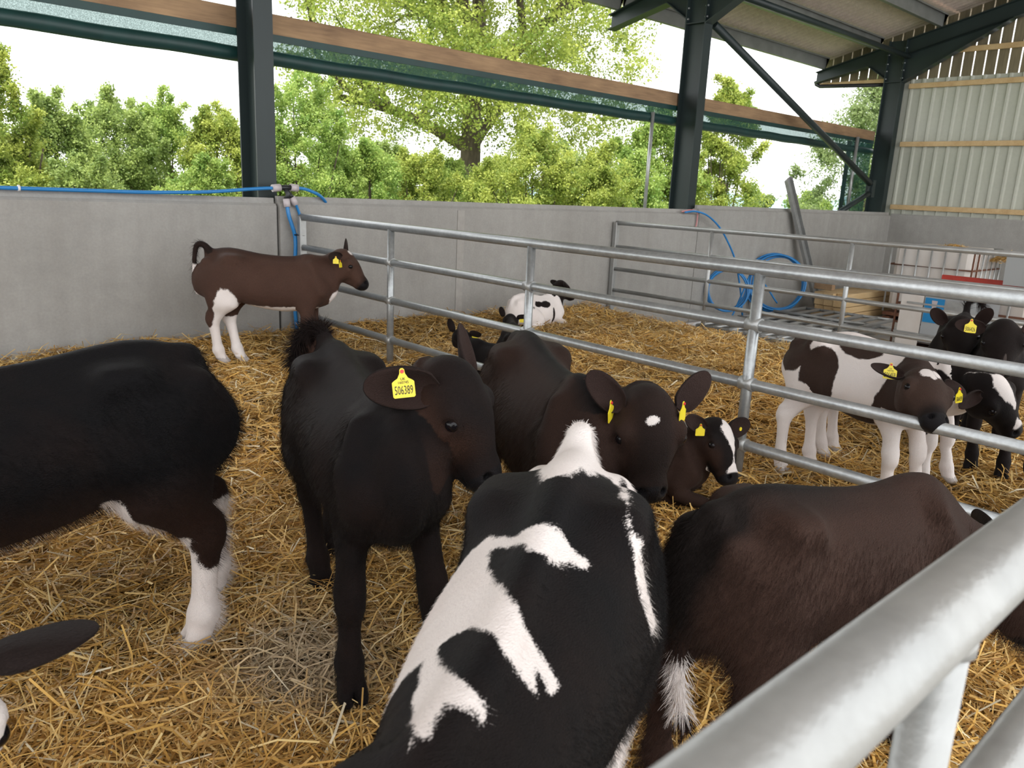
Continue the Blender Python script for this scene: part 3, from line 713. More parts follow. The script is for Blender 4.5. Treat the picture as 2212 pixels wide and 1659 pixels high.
MB().tube([(-.55,0,1.117),(4.5,0,1.117)],.0295,32).build('rail',M['galvb'],bar)
MB().tube([(-.55,0,.83),(4.5,0,.83)],.027,24).build('rail',M['galvb'],bar)
MB().tube([(0,0,-.1),(0,0,1.10)],.020,20).build('upright',M['galvb'],bar)
MB().tube([(0,0,1.086),(0,0,1.10)],.024,16).build('weld',M['galvb'],bar)
MB().tube([(1.6,0,-.1),(1.6,0,1.10)],.020,16).build('upright',M['galvb'],bar)
# ------------------------------------------------------------------ water pipe on the wall
def smooth(pts,n=8): return catmull(np.array(pts,float),n)
pp=thing('water_pipe','blue water pipe lying along the wall top with black and grey fittings','pipe',(3.06,6.2,1.1),None)
o_=np.array((3.06,6.2,1.1))
def pl(pts,r=.014,nm='pipe',mt='blue',n=8): return MB().tube(smooth(pts,n)-o_,r,10).build(nm,M[mt],pp)
M['pipe_clip']=M['white']
yp=6.19
pl([(-.3,yp+.05,1.172),(.6,yp+.05,1.168),(1.09,yp+.05,1.166),(1.65,yp+.05,1.166),(2.06,yp+.03,1.168),(2.48,yp,1.187),(2.82,yp,1.220),(3.02,yp,1.235)])
pl([(3.20,yp,1.243),(3.30,yp,1.231),(3.43,yp+.02,1.185),(3.54,yp+.10,1.11),(3.60,yp+.17,1.0)],.014)
pl([(3.108,yp-.02,1.09),(3.115,yp-.03,1.02),(3.14,yp-.04,.93),(3.162,yp-.04,.85),(3.165,yp-.04,.74),(3.155,yp-.03,.55),(3.15,yp-.03,.30),(3.17,yp-.03,.05)],.0165)
pl([(3.185,yp-.01,1.12),(3.22,yp,1.05),(3.26,yp,.93),(3.27,yp,.80),(3.265,yp,.6),(3.26,yp,.3),(3.26,yp,.05)],.012)
for xa in (1.07,1.20): MB().tube([(xa-o_[0],yp+.05-o_[1],.068),(xa+.014-o_[0],yp+.05-o_[1],.068)],.021,10).build('pipe_clip',M['white'],pp)
def fit(a,b,r,mt,nm): MB().tube([np.array(a)-o_,np.array(b)-o_],r,12).build(nm,M[mt],pp)
fit((2.99,yp,1.232),(3.06,yp,1.240),.030,'fit','nut'); fit((3.15,yp,1.245),(3.215,yp,1.240),.030,'fit','nut')
fit((3.106,yp-.01,1.15),(3.108,yp-.02,1.085),.028,'fit','nut'); fit((3.16,yp,1.165),(3.192,yp-.005,1.105),.027,'fit','nut')
MB().tube([np.array((3.05,yp,1.238))-o_,np.array((3.16,yp,1.244))-o_],.022,10).tube([np.array((3.10,yp,1.24))-o_,np.array((3.13,yp-.005,1.19))-o_,np.array((3.106,yp-.01,1.15))-o_],.022,10).tube([np.array((3.125,yp,1.20))-o_,np.array((3.165,yp,1.155))-o_],.022,10).build('tee',M['blackp'],pp)
tagprops(MB().tube([(3.15,6.13,.862),(3.20,6.06,.86),(3.25,6.13,.862),(3.285,6.18,.862),(3.2,6.2,.862)],.006,6,closed=True).build('cable_tie',M['blackp']),'black cable tie holding the blue pipe to the gate post','cable tie')
# pipe coils
def coil(label,c,nv,r,loops,extra,seed):
    t=thing('pipe_coil',label,'pipe coil',tuple(c),'blue pipe coils'); R=np.random.default_rng(seed)
    nv=nrm(nv); a=nrm(np.cross((0,0,1),nv)); b=np.cross(nv,a)
    for k in range(loops):
        rr=r*(1-.05*R.random()-.012*k); oc=nv*(R.normal()*.02)+a*R.normal()*.018+b*(-abs(R.normal())*.02)
        pts=[oc+rr*(a*math.cos(t_)*(.97+.03*math.sin(2*t_+k))+b*math.sin(t_))+nv*.012*math.sin(t_*3+k) for t_ in np.linspace(0,2*math.pi,40,endpoint=False)]
        MB().tube(pts,.0135,8,closed=True).build('loop',M['blue'],t)
    for e in extra: MB().tube(smooth([np.array(q)-np.array(c) for q in e],8),.0125,8).build('loose_end',M['blue'],t)
    return t
coil('large coil of blue pipe leaning on the wall beside the steel channel',(10.72,5.93,.17),(-.80,-.58,.18),.43,7,[[(10.5,5.75,-.1),(10.2,5.9,.25),(10.0,6.1,.33)]],3)
coil('small blue pipe coil against the wall with its end hooked over the wall top',(9.55,6.0,.13),(-.62,-.74,.12),.30,4,[[(8.63,6.16,1.135),(8.83,6.14,1.15),(9.05,6.1,1.10),(9.34,6.1,.96),(9.55,6.08,.77),(9.77,6.06,.50),(9.95,6.04,.10),(10.02,6.0,-.28)],[(9.5,5.85,-.25),(9.9,5.95,.1),(10.2,6.05,.33)]],5)
tagprops(MB().tube(smooth([(8.6,6.19,1.14),(8.75,6.16,1.165),(8.92,6.18,1.14),(8.95,6.19,1.02),(8.93,6.19,.92)],6),.010,6).build('twine',M['twine']),'pink twine hanging over the wall top at the hooked blue pipe','twine')
# leaning channel
ch=MB(); p0=np.array((12.2,5.95,-.33)); p1=np.array((11.16,6.19,1.66)); tz=nrm(p1-p0); ax=nrm(np.cross(tz,(0,1,0))); ay=np.cross(tz,ax); Lc=np.linalg.norm(p1-p0)
ch.prism([(-.075,-.02),(.075,-.02),(.075,.035),(.068,.035),(.068,-.013),(-.068,-.013),(-.068,.035),(-.075,.035)],0,Lc,(p0,ax,ay,tz))
tagprops(ch.build('steel_channel',M['galvb']),'galvanised steel channel leaning against the wall behind the coils','steel channel')
# hurdles lying flat
def hurdle(label,x0,y0,z,ang,L,W):
    t=thing('hurdle',label,'hurdle',(x0,y0,z),'hurdles lying on the concrete',math.radians(ang))
    for k in range(7): MB().tube([(0,-W*k/6,0),(L,-W*k/6,0)],.024,10).build('rail',M['galvb'],t)
    for x in (0.02,L*.33,L*.66,L-.02): MB().tube([(x,0,.03 if 0<x-.03<L-.1 else 0),(x,-W,.03 if 0<x-.03<L-.1 else 0)],.022,10).build('upright',M['galvb'],t)
hurdle('lower galvanised hurdle lying flat on the concrete',7.9,5.55,-.26,-2,3.0,1.25)
hurdle('upper galvanised hurdle lying askew across the lower one',8.1,5.45,-.19,3,3.0,1.25)
tagprops(MB().box((9.3,5.72,-.25),(3.1,.05,.06),None,.004).build('white_batten',M['white']),'white batten lying behind the flat hurdles','batten')
# timber stack
k=0
for r_ in range(4):
    for c_ in range(3):
        tagprops(MB().box((12.3+.03*((r_*7+c_*3)%4),5.50-.16*c_,-.28+.098*r_),(2.2,.15,.09),None,.004).build('timber_plank',M['pine']),('lowest course','second course','third course','top course')[r_].join(('pale sawn plank, ',' of the timber stack, '))+('back row','middle row','front row')[2-c_ if False else c_],'plank','stacked planks')
tagprops(MB().box((11.25,5.44,.155),(.10,.28,.11),None,.005).build('timber_block',M['beam']),'dark timber block on the end of the plank stack','block')
# IBC tanks
def tank(label,x0,y0,z0,dx,dy,dz,full=True):
    t=thing('caged_tank',label,'tank',(x0+dx/2,y0-dy/2,z0),'caged liquid tanks')
    MB().box((0,0,.16+dz/2),(dx-.06,dy-.06,dz),None,.07).build('bottle',M['tank'],t)
    def bar(a,b,rusty): MB().tube([a,b],.013,8).build('cage_bar',M['rust'] if rusty else M['galvb'],t)
    hx,hy=dx/2,dy/2; R=random.Random(int(x0*10)); H=.16+dz*.985
    ny=6; nx=6
    for i in range(ny+1):
        for sx in (-1,): bar((sx*hx,-hy+dy*i/ny,.14),(sx*hx,-hy+dy*i/ny,H),R.random()<.3)
    for i in range(1,nx+1): bar((-hx+dx*i/nx,-hy,.14),(-hx+dx*i/nx,-hy,H),R.random()<.3)
    for z in (.2,.16+dz*.36,.16+dz*.70,H):
        MB().tube([(-hx,-hy,z),(hx,-hy,z),(hx,hy,z),(-hx,hy,z)],.012,8,closed=True).build('cage_hoop',M['rust'] if .2<z<H else M['galvb'],t)
    m=MB()
    for y in (-hy+.06,0,hy-.06): m.box((0,y,.03),(dx,.10,.06))
    m.box((0,0,.105),(dx,dy,.05)); m.build('pallet',M['rust'],t)
    return t
tank('white caged tank in the corner with straw heaped on its top',12.1,4.90,-.33,1.15,1.12,.97)
tk=tank('low white caged tank with blue and grey labels on its front',9.3,3.62,-.33,1.15,1.35,.62)
MB().box((-.60,.50,.45),(.012,.24,.70)).build('front_sheet',M['tank'],tk)
MB().box((-.60,.0,.50),(.012,.74,.60)).build('label_plate',M['grey'],tk)
lb=MB().box((-.612,.26,.56),(.006,.20,.27)).build('blue_label',M['bluel'],tk)
MB().prism([(-.03,.10),(.03,.10),(.012,-.06),(-.012,-.06)],0,.003,((-.616,.26,.57),(0,1,0),(0,0,1),(-1,0,0))).build('label_stripe',M['fit'],lb)
MB().box((-.612,.03,.56),(.004,.22,.27)).build('grey_label',M['galvb'],tk)
MB().box((-.615,.0,.28),(.012,1.3,.02)).box((-.615,.3,.62),(.012,.5,.02)).build('strap',M['galvb'],tk)
# red bar and trough
tagprops(MB().box((8.9,1.4,.63),(.05,3.3,.055),None,.004).build('red_bar',M['redp']),'red painted bar in front of the white caged tank','bar')
tr=thing('feed_trough','grey plastic trough hooked on the far rails above the red bar','trough',(8.7,1.9,.64))
MB().prism([(-.14,.30),(-.10,0),(.10,0),(.14,.30)],-.5,.5,((0,0,0),(1,0,0),(0,0,1),(0,1,0))).build('tub',M['grey'],tr)
MB().tube([(-.15,.5,.30),(-.15,-.5,.30)],.018,8).build('rim',M['galvb'],tr)
# ------------------------------------------------------------------ straw bedding
def vnoise(x,y,seed=0):
    def h(i,j): 
        n=(i*374761393+j*668265263+seed*974711)&0x7fffffff; n=(n^(n>>13))*1274126177&0x7fffffff; return (n%65536)/65536.
    xi=np.floor(x).astype(np.int64); yi=np.floor(y).astype(np.int64); fx=x-xi; fy=y-yi; fx=fx*fx*(3-2*fx); fy=fy*fy*(3-2*fy)
    return (h(xi,yi)*(1-fx)+h(xi+1,yi)*fx)*(1-fy)+(h(xi,yi+1)*(1-fx)+h(xi+1,yi+1)*fx)*fy
def ground(x,y):
    x=np.asarray(x,float); y=np.asarray(y,float)
    z=.05*(vnoise(x*1.3,y*1.3,1)-.5)+.035*(vnoise(x*4,y*4,2)-.5)+.02*(vnoise(x*11,y*11,3)-.5)-.02
    z+=.07*np.clip((y-5.2)/1.0,0,1)**1.5*np.clip((x+.5)/3,0.3,1)*(.6+.8*vnoise(x*2.2,y*.5,5))
    e=np.clip((x-6.9)/.5,0,1); z=z*(1-e)-.36*e
    z-=.035*np.exp(-((x-1.05)**2+(y-1.72)**2)/.12)
    return z
M['strawbase']=mat('straw bed',(.36,.21,.06),.9,0,.2,var=[(25,.5,(1,1,1)),(90,.6,(1,1,1))],bump=(90,1.,(1,1,1)))
def straw_mat():
    def b(n,bs,t,noise):
        at=n.nodes.new('ShaderNodeAttribute'); at.attribute_name='coat'; n.links.new(at.outputs['Color'],bs.inputs['Base Color'])
    return mat('straw',(.6,.4,.15),.42,0,.3,build=b)
M['straw']=straw_mat()
gx=np.linspace(-3.5,7.6,150); gy=np.linspace(.0,6.22,96); GX,GY=np.meshgrid(gx,gy,indexing='ij'); GZ=ground(GX,GY)-.012
ii=np.arange(149*95); a_=(ii//95)*96+ii%95
bed=np_mesh('straw_bed',np.stack([GX,GY,GZ],-1).reshape(-1,3),np.stack([a_,a_+96,a_+97,a_+1],1),M['strawbase']); bed['kind']='stuff'
def straws(n,name,sampler,lo,hi,w0,w1,seed,lift=.012,parent=None,zf=ground,steep=.22):
    R=np.random.default_rng(seed); x,y=sampler(R,n); n=len(x)
    L=lo+(hi-lo)*R.random(n)**1.8; W=w0+(w1-w0)*R.random(n)**1.5
    an=R.random(n)*2*np.pi+2.*vnoise(x*3,y*3,9); el=np.clip(R.normal(0,steep,n),-.35,1.1); d=np.stack([np.cos(an)*np.cos(el),np.sin(an)*np.cos(el),np.sin(el)],1)
    c=np.stack([x,y,zf(x,y)+lift*R.random(n)*1.3+np.abs(np.sin(el))*L*.35],1)
    s=np.cross(d,np.array([0,0,1.]))+R.normal(size=(n,3))*.5; s-=d*(s*d).sum(1)[:,None]; s/=np.linalg.norm(s,axis=1)[:,None]
    bend=R.normal(0,.10,(n,1))*L[:,None]*np.cross(d,s)+R.normal(0,.06,(n,1))*L[:,None]*s
    P0=c-d*L[:,None]/2; P2=c+d*L[:,None]/2; P1=c+bend
    V=np.stack([P0-s*W[:,None],P0+s*W[:,None],P1-s*W[:,None],P1+s*W[:,None],P2-s*W[:,None],P2+s*W[:,None]],1).reshape(-1,3)
    b=np.arange(n)*6; F_=np.concatenate([np.stack([b,b+1,b+3,b+2],1),np.stack([b+2,b+3,b+5,b+4],1)])
    o=np_mesh(name,V,F_,M['straw'],parent,False); o['kind']='stuff'
    t=R.random(n)[:,None]; pale=np.array([.98,.76,.36]); gold=np.array([.78,.47,.125]); brn=np.array([.36,.185,.045])
    col=np.where(t<.45,gold+(pale-gold)*(t/.45)*.9,brn+(gold-brn)*((1-t)/.55)); 
    ws=R.random(n)[:,None]<.05; col=np.where(ws,[.85,.76,.55],col)*(.8+.35*R.random((n,1)))
    dirt=np.clip(vnoise(x*1.7,y*1.7,21)*1.6-.55,0,1)[:,None]; col=col*(1-.35*dirt); wp=np.clip(1.2*np.exp(-((x-.93)**2+(y-1.80)**2)/.035),0,.75)[:,None]; col=col*(1-wp)+np.array([.62,.52,.38])*wp*(.6+.6*R.random((n,1)))
    corner_color(o.data,'coat',np.repeat(col,6,0)); return o
def samp(rmin,rmax,pw):
    def f(R,n):
        X=[];Y=[];k=0
        while k<n:
            m=n*2; r=(rmin**pw+(rmax**pw-rmin**pw)*R.random(m))**(1/pw); a=YAW+(R.random(m)*2-1)*.80
            x=r*np.sin(a); y=r*np.cos(a); ok=(y<6.12)&(x<7.35+.25*R.random(m)**3)&(y>.05); X.append(x[ok]); Y.append(y[ok]); k+=ok.sum()
        return np.concatenate(X)[:n],np.concatenate(Y)[:n]
    return f
straws(98000,'straw_bedding',samp(.8,3.2,1.35),.03,.21,.0010,.0033,1,.034)
straws(104000,'straw_bedding',samp(2.9,9.2,1.7),.05,.22,.0016,.0040,2,.034)
straws(2500,'loose_straw',samp(1.2,9.,1.6),.06,.17,.0014,.0026,3,.03,None,ground,.55)
def onconc(R,n): 
    x=7.3+np.abs(R.normal(0,1.2,n)); y=2.+4*R.random(n); return x,y
straws(1600,'scattered_straw',onconc,.05,.15,.002,.004,4,.01,None,lambda x,y:np.full(len(x),-.325))
def heap(label,c,rx,ry,h,seed):
    def sp(R,n): 
        r=np.sqrt(R.random(n)); a=R.random(n)*6.283; return c[0]+rx*r*np.cos(a),c[1]+ry*r*np.sin(a)
    zf=lambda x,y: c[2]+h*np.clip(1-((x-c[0])/rx)**2-((y-c[1])/ry)**2,0,1)
    o=straws(1500,'straw_heap',sp,.05,.14,.002,.004,seed,.02,None,zf,.25); tagprops(o,label,'straw heap','straw heaps on the tank')
heap('loose straw heap on top of the white caged tank',(12.6,4.25,.68),.35,.35,.12,11)
heap('smaller straw heap beside the tank top at the picture edge',(12.9,3.5,.62),.35,.3,.10,12)
# ------------------------------------------------------------------ outside: field, hedge, trees
M['field']=mat('grass field',(.16,.24,.05),.9,0,.2,var=[(.3,.3,(1,1,1)),(4,.3,(1,1,1))])
def leaf_mat(name,c1,c2):
    def b(n,bs,t,noise):
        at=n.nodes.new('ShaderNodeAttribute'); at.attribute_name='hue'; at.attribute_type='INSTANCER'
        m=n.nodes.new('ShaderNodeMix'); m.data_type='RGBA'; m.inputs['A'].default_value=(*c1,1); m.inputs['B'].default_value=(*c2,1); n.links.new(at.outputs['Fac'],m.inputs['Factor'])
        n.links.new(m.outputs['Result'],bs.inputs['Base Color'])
        tl=n.nodes.new('ShaderNodeBsdfTranslucent'); n.links.new(m.outputs['Result'],tl.inputs[0]); mx=n.nodes.new('ShaderNodeMixShader'); mx.inputs[0].default_value=.45
        out=n.nodes['Material Output']; n.links.new(bs.outputs[0],mx.inputs[1]); n.links.new(tl.outputs[0],mx.inputs[2]); n.links.new(mx.outputs[0],out.inputs[0])
    return mat(name,c1,.5,0,.35,build=b)
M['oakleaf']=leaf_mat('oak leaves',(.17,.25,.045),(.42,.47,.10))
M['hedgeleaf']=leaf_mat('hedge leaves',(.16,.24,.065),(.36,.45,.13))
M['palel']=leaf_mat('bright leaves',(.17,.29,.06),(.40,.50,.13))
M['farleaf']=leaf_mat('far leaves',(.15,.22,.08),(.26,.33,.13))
M['bark']=mat('bark',(.13,.105,.08),.9,0,.2,var=(6,.5,(2,2,.5)),bump=(12,.8,(3,3,.6)))
struct(MB().box((30,150,-.65),(500,290,.2)).build('ground_outside',M['field']))
GROUPS={}
def leaf_group(mtl):
    if mtl.name in GROUPS: return GROUPS[mtl.name]
    g=bpy.data.node_groups.new('leaf_clusters','GeometryNodeTree'); GROUPS[mtl.name]=g
    g.interface.new_socket('Geometry',in_out='INPUT',socket_type='NodeSocketGeometry'); g.interface.new_socket('Geometry',in_out='OUTPUT',socket_type='NodeSocketGeometry')
    N=g.nodes.new; L=g.links.new; gi=N('NodeGroupInput'); go=N('NodeGroupOutput'); j=N('GeometryNodeJoinGeometry'); R=np.random.default_rng(3)
    for i in range(9):
        q=N('GeometryNodeMeshGrid'); q.inputs['Size X'].default_value=1.; q.inputs['Size Y'].default_value=.58; q.inputs['Vertices X'].default_value=2; q.inputs['Vertices Y'].default_value=2
        t=N('GeometryNodeTransform'); t.inputs['Translation'].default_value=tuple(R.normal(size=3)*.85); t.inputs['Rotation'].default_value=tuple(R.random(3)*6.28); k=.6+.7*R.random(); t.inputs['Scale'].default_value=(k,k,k)
        L(q.outputs['Mesh'],t.inputs['Geometry']); L(t.outputs[0],j.inputs[0])
    sm=N('GeometryNodeSetMaterial'); sm.inputs['Material'].default_value=mtl; L(j.outputs[0],sm.inputs['Geometry'])
    ip=N('GeometryNodeInstanceOnPoints'); L(gi.outputs[0],ip.inputs['Points']); L(sm.outputs[0],ip.inputs['Instance'])
    for nm,ty,so in (('rot','FLOAT_VECTOR','Rotation'),('scl','FLOAT','Scale')):
        a=N('GeometryNodeInputNamedAttribute'); a.data_type=ty; a.inputs['Name'].default_value=nm; L(a.outputs['Attribute'],ip.inputs[so])
    L(ip.outputs[0],go.inputs[0]); return g
def leaves(root,clumps,per,size,mtl,seed,flat=.8):
    """clumps (n,4): x,y,z,r local to root"""
    R=np.random.default_rng(seed); cl=np.array(clumps); n=len(cl)*per; k=np.repeat(np.arange(len(cl)),per)
    d=R.normal(size=(n,3)); d/=np.linalg.norm(d,axis=1)[:,None]; rr=R.random(n)**.45
    P=cl[k,:3]+d*(cl[k,3]*rr)[:,None]*np.array([1,1,flat]); s=size*(.6+.8*R.random(n))
    a=R.normal(size=(n,3)); a/=np.linalg.norm(a,axis=1)[:,None]; nn=d*.5+R.normal(size=(n,3))*.6+np.array([0,0,.6]); b=np.cross(nn,a); b/=np.linalg.norm(b,axis=1)[:,None]+1e-9; a=np.cross(b,nn); a/=np.linalg.norm(a,axis=1)[:,None]+1e-9
    me=bpy.data.meshes.new('foliage'); me.vertices.add(n); me.vertices.foreach_set('co',P.astype(np.float32).ravel())
    o=bpy.data.objects.new('foliage',me); COL.objects.link(o); o.parent=root; o['kind']='stuff'; me.materials.append(mtl)
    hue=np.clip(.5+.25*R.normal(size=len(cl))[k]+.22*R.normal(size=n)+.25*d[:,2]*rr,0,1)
    me.attributes.new('hue','FLOAT','POINT').data.foreach_set('value',hue.astype(np.float32)); me.attributes.new('scl','FLOAT','POINT').data.foreach_set('value',s.astype(np.float32)); me.attributes.new('rot','FLOAT_VECTOR','POINT').data.foreach_set('vector',(R.random((n,3))*6.283).astype(np.float32).ravel())
    md=o.modifiers.new('leaves','NODES'); md.node_group=leaf_group(mtl); return o
def branch_tree(root,H,spread,trunk_r,seed,levels=4,base=.2,mtl='oakleaf',nper=40,leaf=.09,clump=.8,fill=0,curve=.5,ndiv=(5,4,4)):
    R=np.random.default_rng(seed); segs=[]; tips=[]
    def grow(p,d,L,r,lv):
        pts=[p]; n=5 if lv<2 else 3; dd=d.copy()
        for i in range(n):
            dd=nrm(dd+R.normal(size=3)*.16*curve*(1+lv*.5)+np.array([0,0,.05 if lv else .1])); p=p+dd*L/n; pts.append(p)
        segs.append((pts,[r*(1-.5*i/n) for i in range(n+1)],lv))
        if lv>=2: tips.append((*pts[2 if len(pts)>2 else -1],clump*.8))
        if lv>=levels-1: tips.append((*p,clump*(.7+.6*R.random()))); return
        m=ndiv[min(lv,len(ndiv)-1)]
        for j in range(m):
            f=(.45+.55*(j+R.random()*.5)/m) if lv else (.40+.6*(j+.3)/m); q=pts[min(n,int(f*n)+0)]
            az=R.random()*6.283 if lv else j*2.4+R.random()*.6; out=np.array([math.cos(az),math.sin(az),.25+.5*R.random()]); nd=nrm(dd*(.45 if lv else .25)+out*spread)
            grow(q,nd,L*(.62+.2*R.random()),r*.55,lv+1)
    grow(np.array([0,0,0.]),np.array([.03,0,1.]),H*.45,trunk_r,0)
    t=MB()
    for pts,rs,lv in segs:
        if lv==0: MB().tube(smooth(pts,3),np.interp(np.linspace(0,1,len(smooth(pts,3))),np.linspace(0,1,len(rs)),rs),10).build('trunk',M['bark'],root)
        elif lv<4: t.tube(pts,rs,6 if lv<2 else 4,False)
    o=t.build('branches',M['bark'],root); o['kind']='stuff'
    for i in range(fill):
        a=R.random()*6.283; z_=R.random(); r=math.sqrt(R.random())*H*.35*math.sqrt(max(.1,1-max(0,1.9*(z_-.42))**2)); tips.append((r*math.cos(a),r*math.sin(a),H*(.19+.8*z_),clump*(.6+.6*R.random())))
    leaves(root,tips,nper,leaf,M[mtl],seed+50)
    return tips
def bush(label,x,y,w,d,h,z0,n,per,leaf,mtl,seed,group,name='bush',cat='bush'):
    t=thing(name,label,cat,(x,y,z0),group); R=np.random.default_rng(seed)
    cl=[]
    for i in range(n):
        a=R.random()*6.283; r=math.sqrt(R.random()); zz=R.random()**.7; k=math.sqrt(max(0.05,1-zz**2.2))
        cl.append((w/2*r*math.cos(a)*k,d/2*r*math.sin(a)*k,h*(.03+.87*zz),(.055+.085*R.random())*min(w,h)))
    for i in range(n//3):
        c=cl[int(R.random()*n)]; lx,ly=R.normal(size=2)*.018*h
        for j in range(4): cl.append((c[0]+lx*j,c[1]+ly*j,c[2]+.035*h*(j+.8)*(c[2]/h),(.045-.009*j)*min(w,h)))
    m=MB()
    for i in range(14):
        a=R.random()*6.283; c=cl[int(R.random()*n)]; m.tube([(c[0]*.3,c[1]*.3,0),(c[0]*.7,c[1]*.7,c[2]*.6),c[:3]],[.035,.022,.010],5,False)
    s=m.build('stems',M['bark'],t); s['kind']='stuff'
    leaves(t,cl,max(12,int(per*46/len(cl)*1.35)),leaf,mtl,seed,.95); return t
def at(px,d,z0=-.5):
    """ground point on the bearing of a photo column px, d metres away"""
    b=YAW+math.atan((px-1106)/F_PX*math.cos(PITCH)); return d*math.sin(b),d*math.cos(b)
t=thing('oak_tree','big spreading oak with gnarled limbs behind the timber beam','tree',(*at(990,27),-.5)); branch_tree(t,17,1.15,.42,5,4,.2,'oakleaf',19,.060,.60,2000)
hz=lambda px: 413+.047*(px-1106)
def bt(label,px,d,ytop,wpx,n,per,leaf,mt,seed,group,name='bush',cat='bush'):
    x,y=at(px,d); h=1.3+.5+(hz(px)-ytop)*d/F_PX; w=wpx*d/F_PX
    t=bush(label,x,y,w,w*.8,h,-.5,n,per,leaf,M[mt],seed,group,name,cat)
    if cat=='tree': MB().tube(smooth([(0,0,-.1),(.1,.05,h*.2),(-.05,0,h*.42)],3),[.26,.24,.22,.2,.18,.16,.13],8).build('trunk',M['bark'],t)
    return t
hb='hedge bushes beyond the wall'
bt('tall yellow green bush cut by the picture edge',-40,12,150,230,130,138,0.0260,'oakleaf',11,hb)
bt('dull green bush second from the tall edge bush',95,13.5,232,240,130,138,0.0260,'hedgeleaf',12,hb)
bt('green bush with feathery shoots, middle of the open hedge',235,14.5,225,230,130,138,0.0270,'hedgeleaf',13,hb)
bt('pointed dark green bush standing above the sagging blue pipe',335,15.5,222,190,120,138,0.0270,'palel',14,hb)
bt('olive green bush just before the first steel column',450,14.5,250,200,130,138,0.0270,'oakleaf',15,hb)
bt('low dark bramble bush along the wall top',150,11.5,345,300,110,126,0.0218,'hedgeleaf',16,hb)
bt('low bright bush beside the first column',410,11.8,345,240,110,126,0.0218,'palel',17,hb)
bt('tall light green bush just past the first column',625,16,185,290,130,138,0.0302,'palel',18,hb)
bt('rounded light green bush under the oak limbs',770,17,305,210,130,138,0.0312,'palel',19,hb)
bt('olive bush in front of the oak trunk foot',885,19,325,260,100,126,0.0322,'oakleaf',20,hb)
bt('large yellow green bush to one side of the oak trunk',1140,18,285,360,140,142,0.0343,'oakleaf',21,hb)
bt('olive bush before the bright tree by the brace column',1280,19,318,240,110,134,0.0343,'oakleaf',22,hb)
for lab,px,d,yt,w_,mt in (('leafy undergrowth at the foot of the tall edge bush',25,12.6,318,190,'hedgeleaf'),('shaded bush tucked behind the first column',560,16.5,300,170,'oakleaf'),('bright undergrowth behind the grey pipe fitting',690,18.5,322,220,'palel'),
    ('loose green bush under the first oak limb',815,20,318,220,'hedgeleaf'),('low bush right at the oak trunk foot',955,24,352,190,'palel'),('sunny bush close to the oak trunk on the gate side',1055,21,345,200,'oakleaf'),
    ('olive bush behind the large yellow green bush',1215,22,322,220,'hedgeleaf'),('green bush under the bright tree',1345,22.5,330,220,'palel'),('bush half hidden by the brace column',1455,25,335,200,'oakleaf')):
    bt(lab,px,d,yt,w_,90,125,.027*d/15,mt,int(px)+3,hb)
bt('bright green tree seen beside the thin guide pole',1395,24,245,250,120,138,0.0442,'palel',23,'trees beyond the hedge','hedge_tree','tree')
bt('tall green tree just past the brace column',1540,27,195,190,120,138,0.0494,'oakleaf',24,'trees beyond the hedge','hedge_tree','tree')
bt('grey green tree behind the leaning channel and corner column',1845,38,205,350,200,138,0.0676,'farleaf',25,'trees beyond the hedge','hedge_tree','tree')
bt('tiny distant rounded tree in the gap before the channel',1622,60,412,60,24,100,0.1040,'farleaf',26,'trees beyond the hedge','hedge_tree','tree')
bt('low pale bush on the field edge under the grey green tree',1730,45,425,180,30,100,0.0780,'palel',27,hb)
# far wooded ridge: one soft ridge line
V=[];Fc=[]
for i in range(60):
    px=900+i*22; d=420; x,y=at(px,d); h=5.0+2.2*math.sin(i*.31)+1.2*math.sin(i*.9+1)
    V+= [(x,y,-6),(x,y,h),(x*1.05,y*1.05,h*.5-2)]
for i in range(59): a=3*i; Fc+=[(a,a+3,a+4,a+1),(a+1,a+4,a+5,a+2)]
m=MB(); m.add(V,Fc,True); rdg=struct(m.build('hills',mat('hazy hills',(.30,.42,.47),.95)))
# ------------------------------------------------------------------ the herd
M['brcoat']=coat_mat('reddish brown calf coat',(.012,.008,.007),(.075,.040,.029))
M['kcoat']=coat_mat('brown and white calf coat',(.012,.008,.007),(.050,.030,.023))
M['earm']=coat_mat('calf ear coat',(.007,.0055,.0055),(.036,.021,.017),pink=(.20,.11,.09))
def MT(c): return dict(coat=M[c],eye=M['eye'],ear=M['earm'])
mx=lambda *a: np.maximum.reduce(a)
def sock(c,leg,h,own=True): 
    v=h-c.P[:,2]; return np.where(c.own==leg,v,-.2)
def only(c,nm,v): return np.where(np.isin(c.own,nm),v,-.2)
def seg(P,a,b):
    a,b=np.array(a),np.array(b); d=b-a; t=np.clip(((P-a)@d)/(d@d),0,1); return np.linalg.norm(P-a-t[:,None]*d,axis=1)
RV=np.array([.732,-.681,0.])
# A -- black calf, hindquarters
def coat_a(c,w,br,sp):
    br=.02+.55*sst(c.P[:,2],.60,.42)
    leg=mx(sock(c,'HL',.36),only(c,['HL','torso'],.030-seg(c.P,(-.222,.11,.50),(-.345,.105,.34))),sock(c,'HR',.36))
    hock=ell(c.P,(-.455,.1,.38),(.055,.10,.13))
    w=np.minimum(leg,-hock)
    w=mx(w,only(c,['torso'],ell(c.P,(-.1,0,.40),(.20,.06,.03))))
    return w,br,sp
calf('calf','black calf with white hind legs walking out past the picture edge',(.315,2.15),175,.995,feet=dict(HL=(.715,2.04),HR=(.86,2.29)),poll=(-.42,2.15,.72),nose=(-.62,2.15,.50),coat=coat_a,mats=MT('black'),voxel=.0085,hair=60000,belly=.015,tags=[dict(ear='L',u=.45,size=.05)],tail=[(.755,2.12,.83),(.80,2.14,.78),(.81,2.16,.64),(.805,2.17,.47)],tuft=dict(mat=M['black'],n=300,**{'from':.5}))
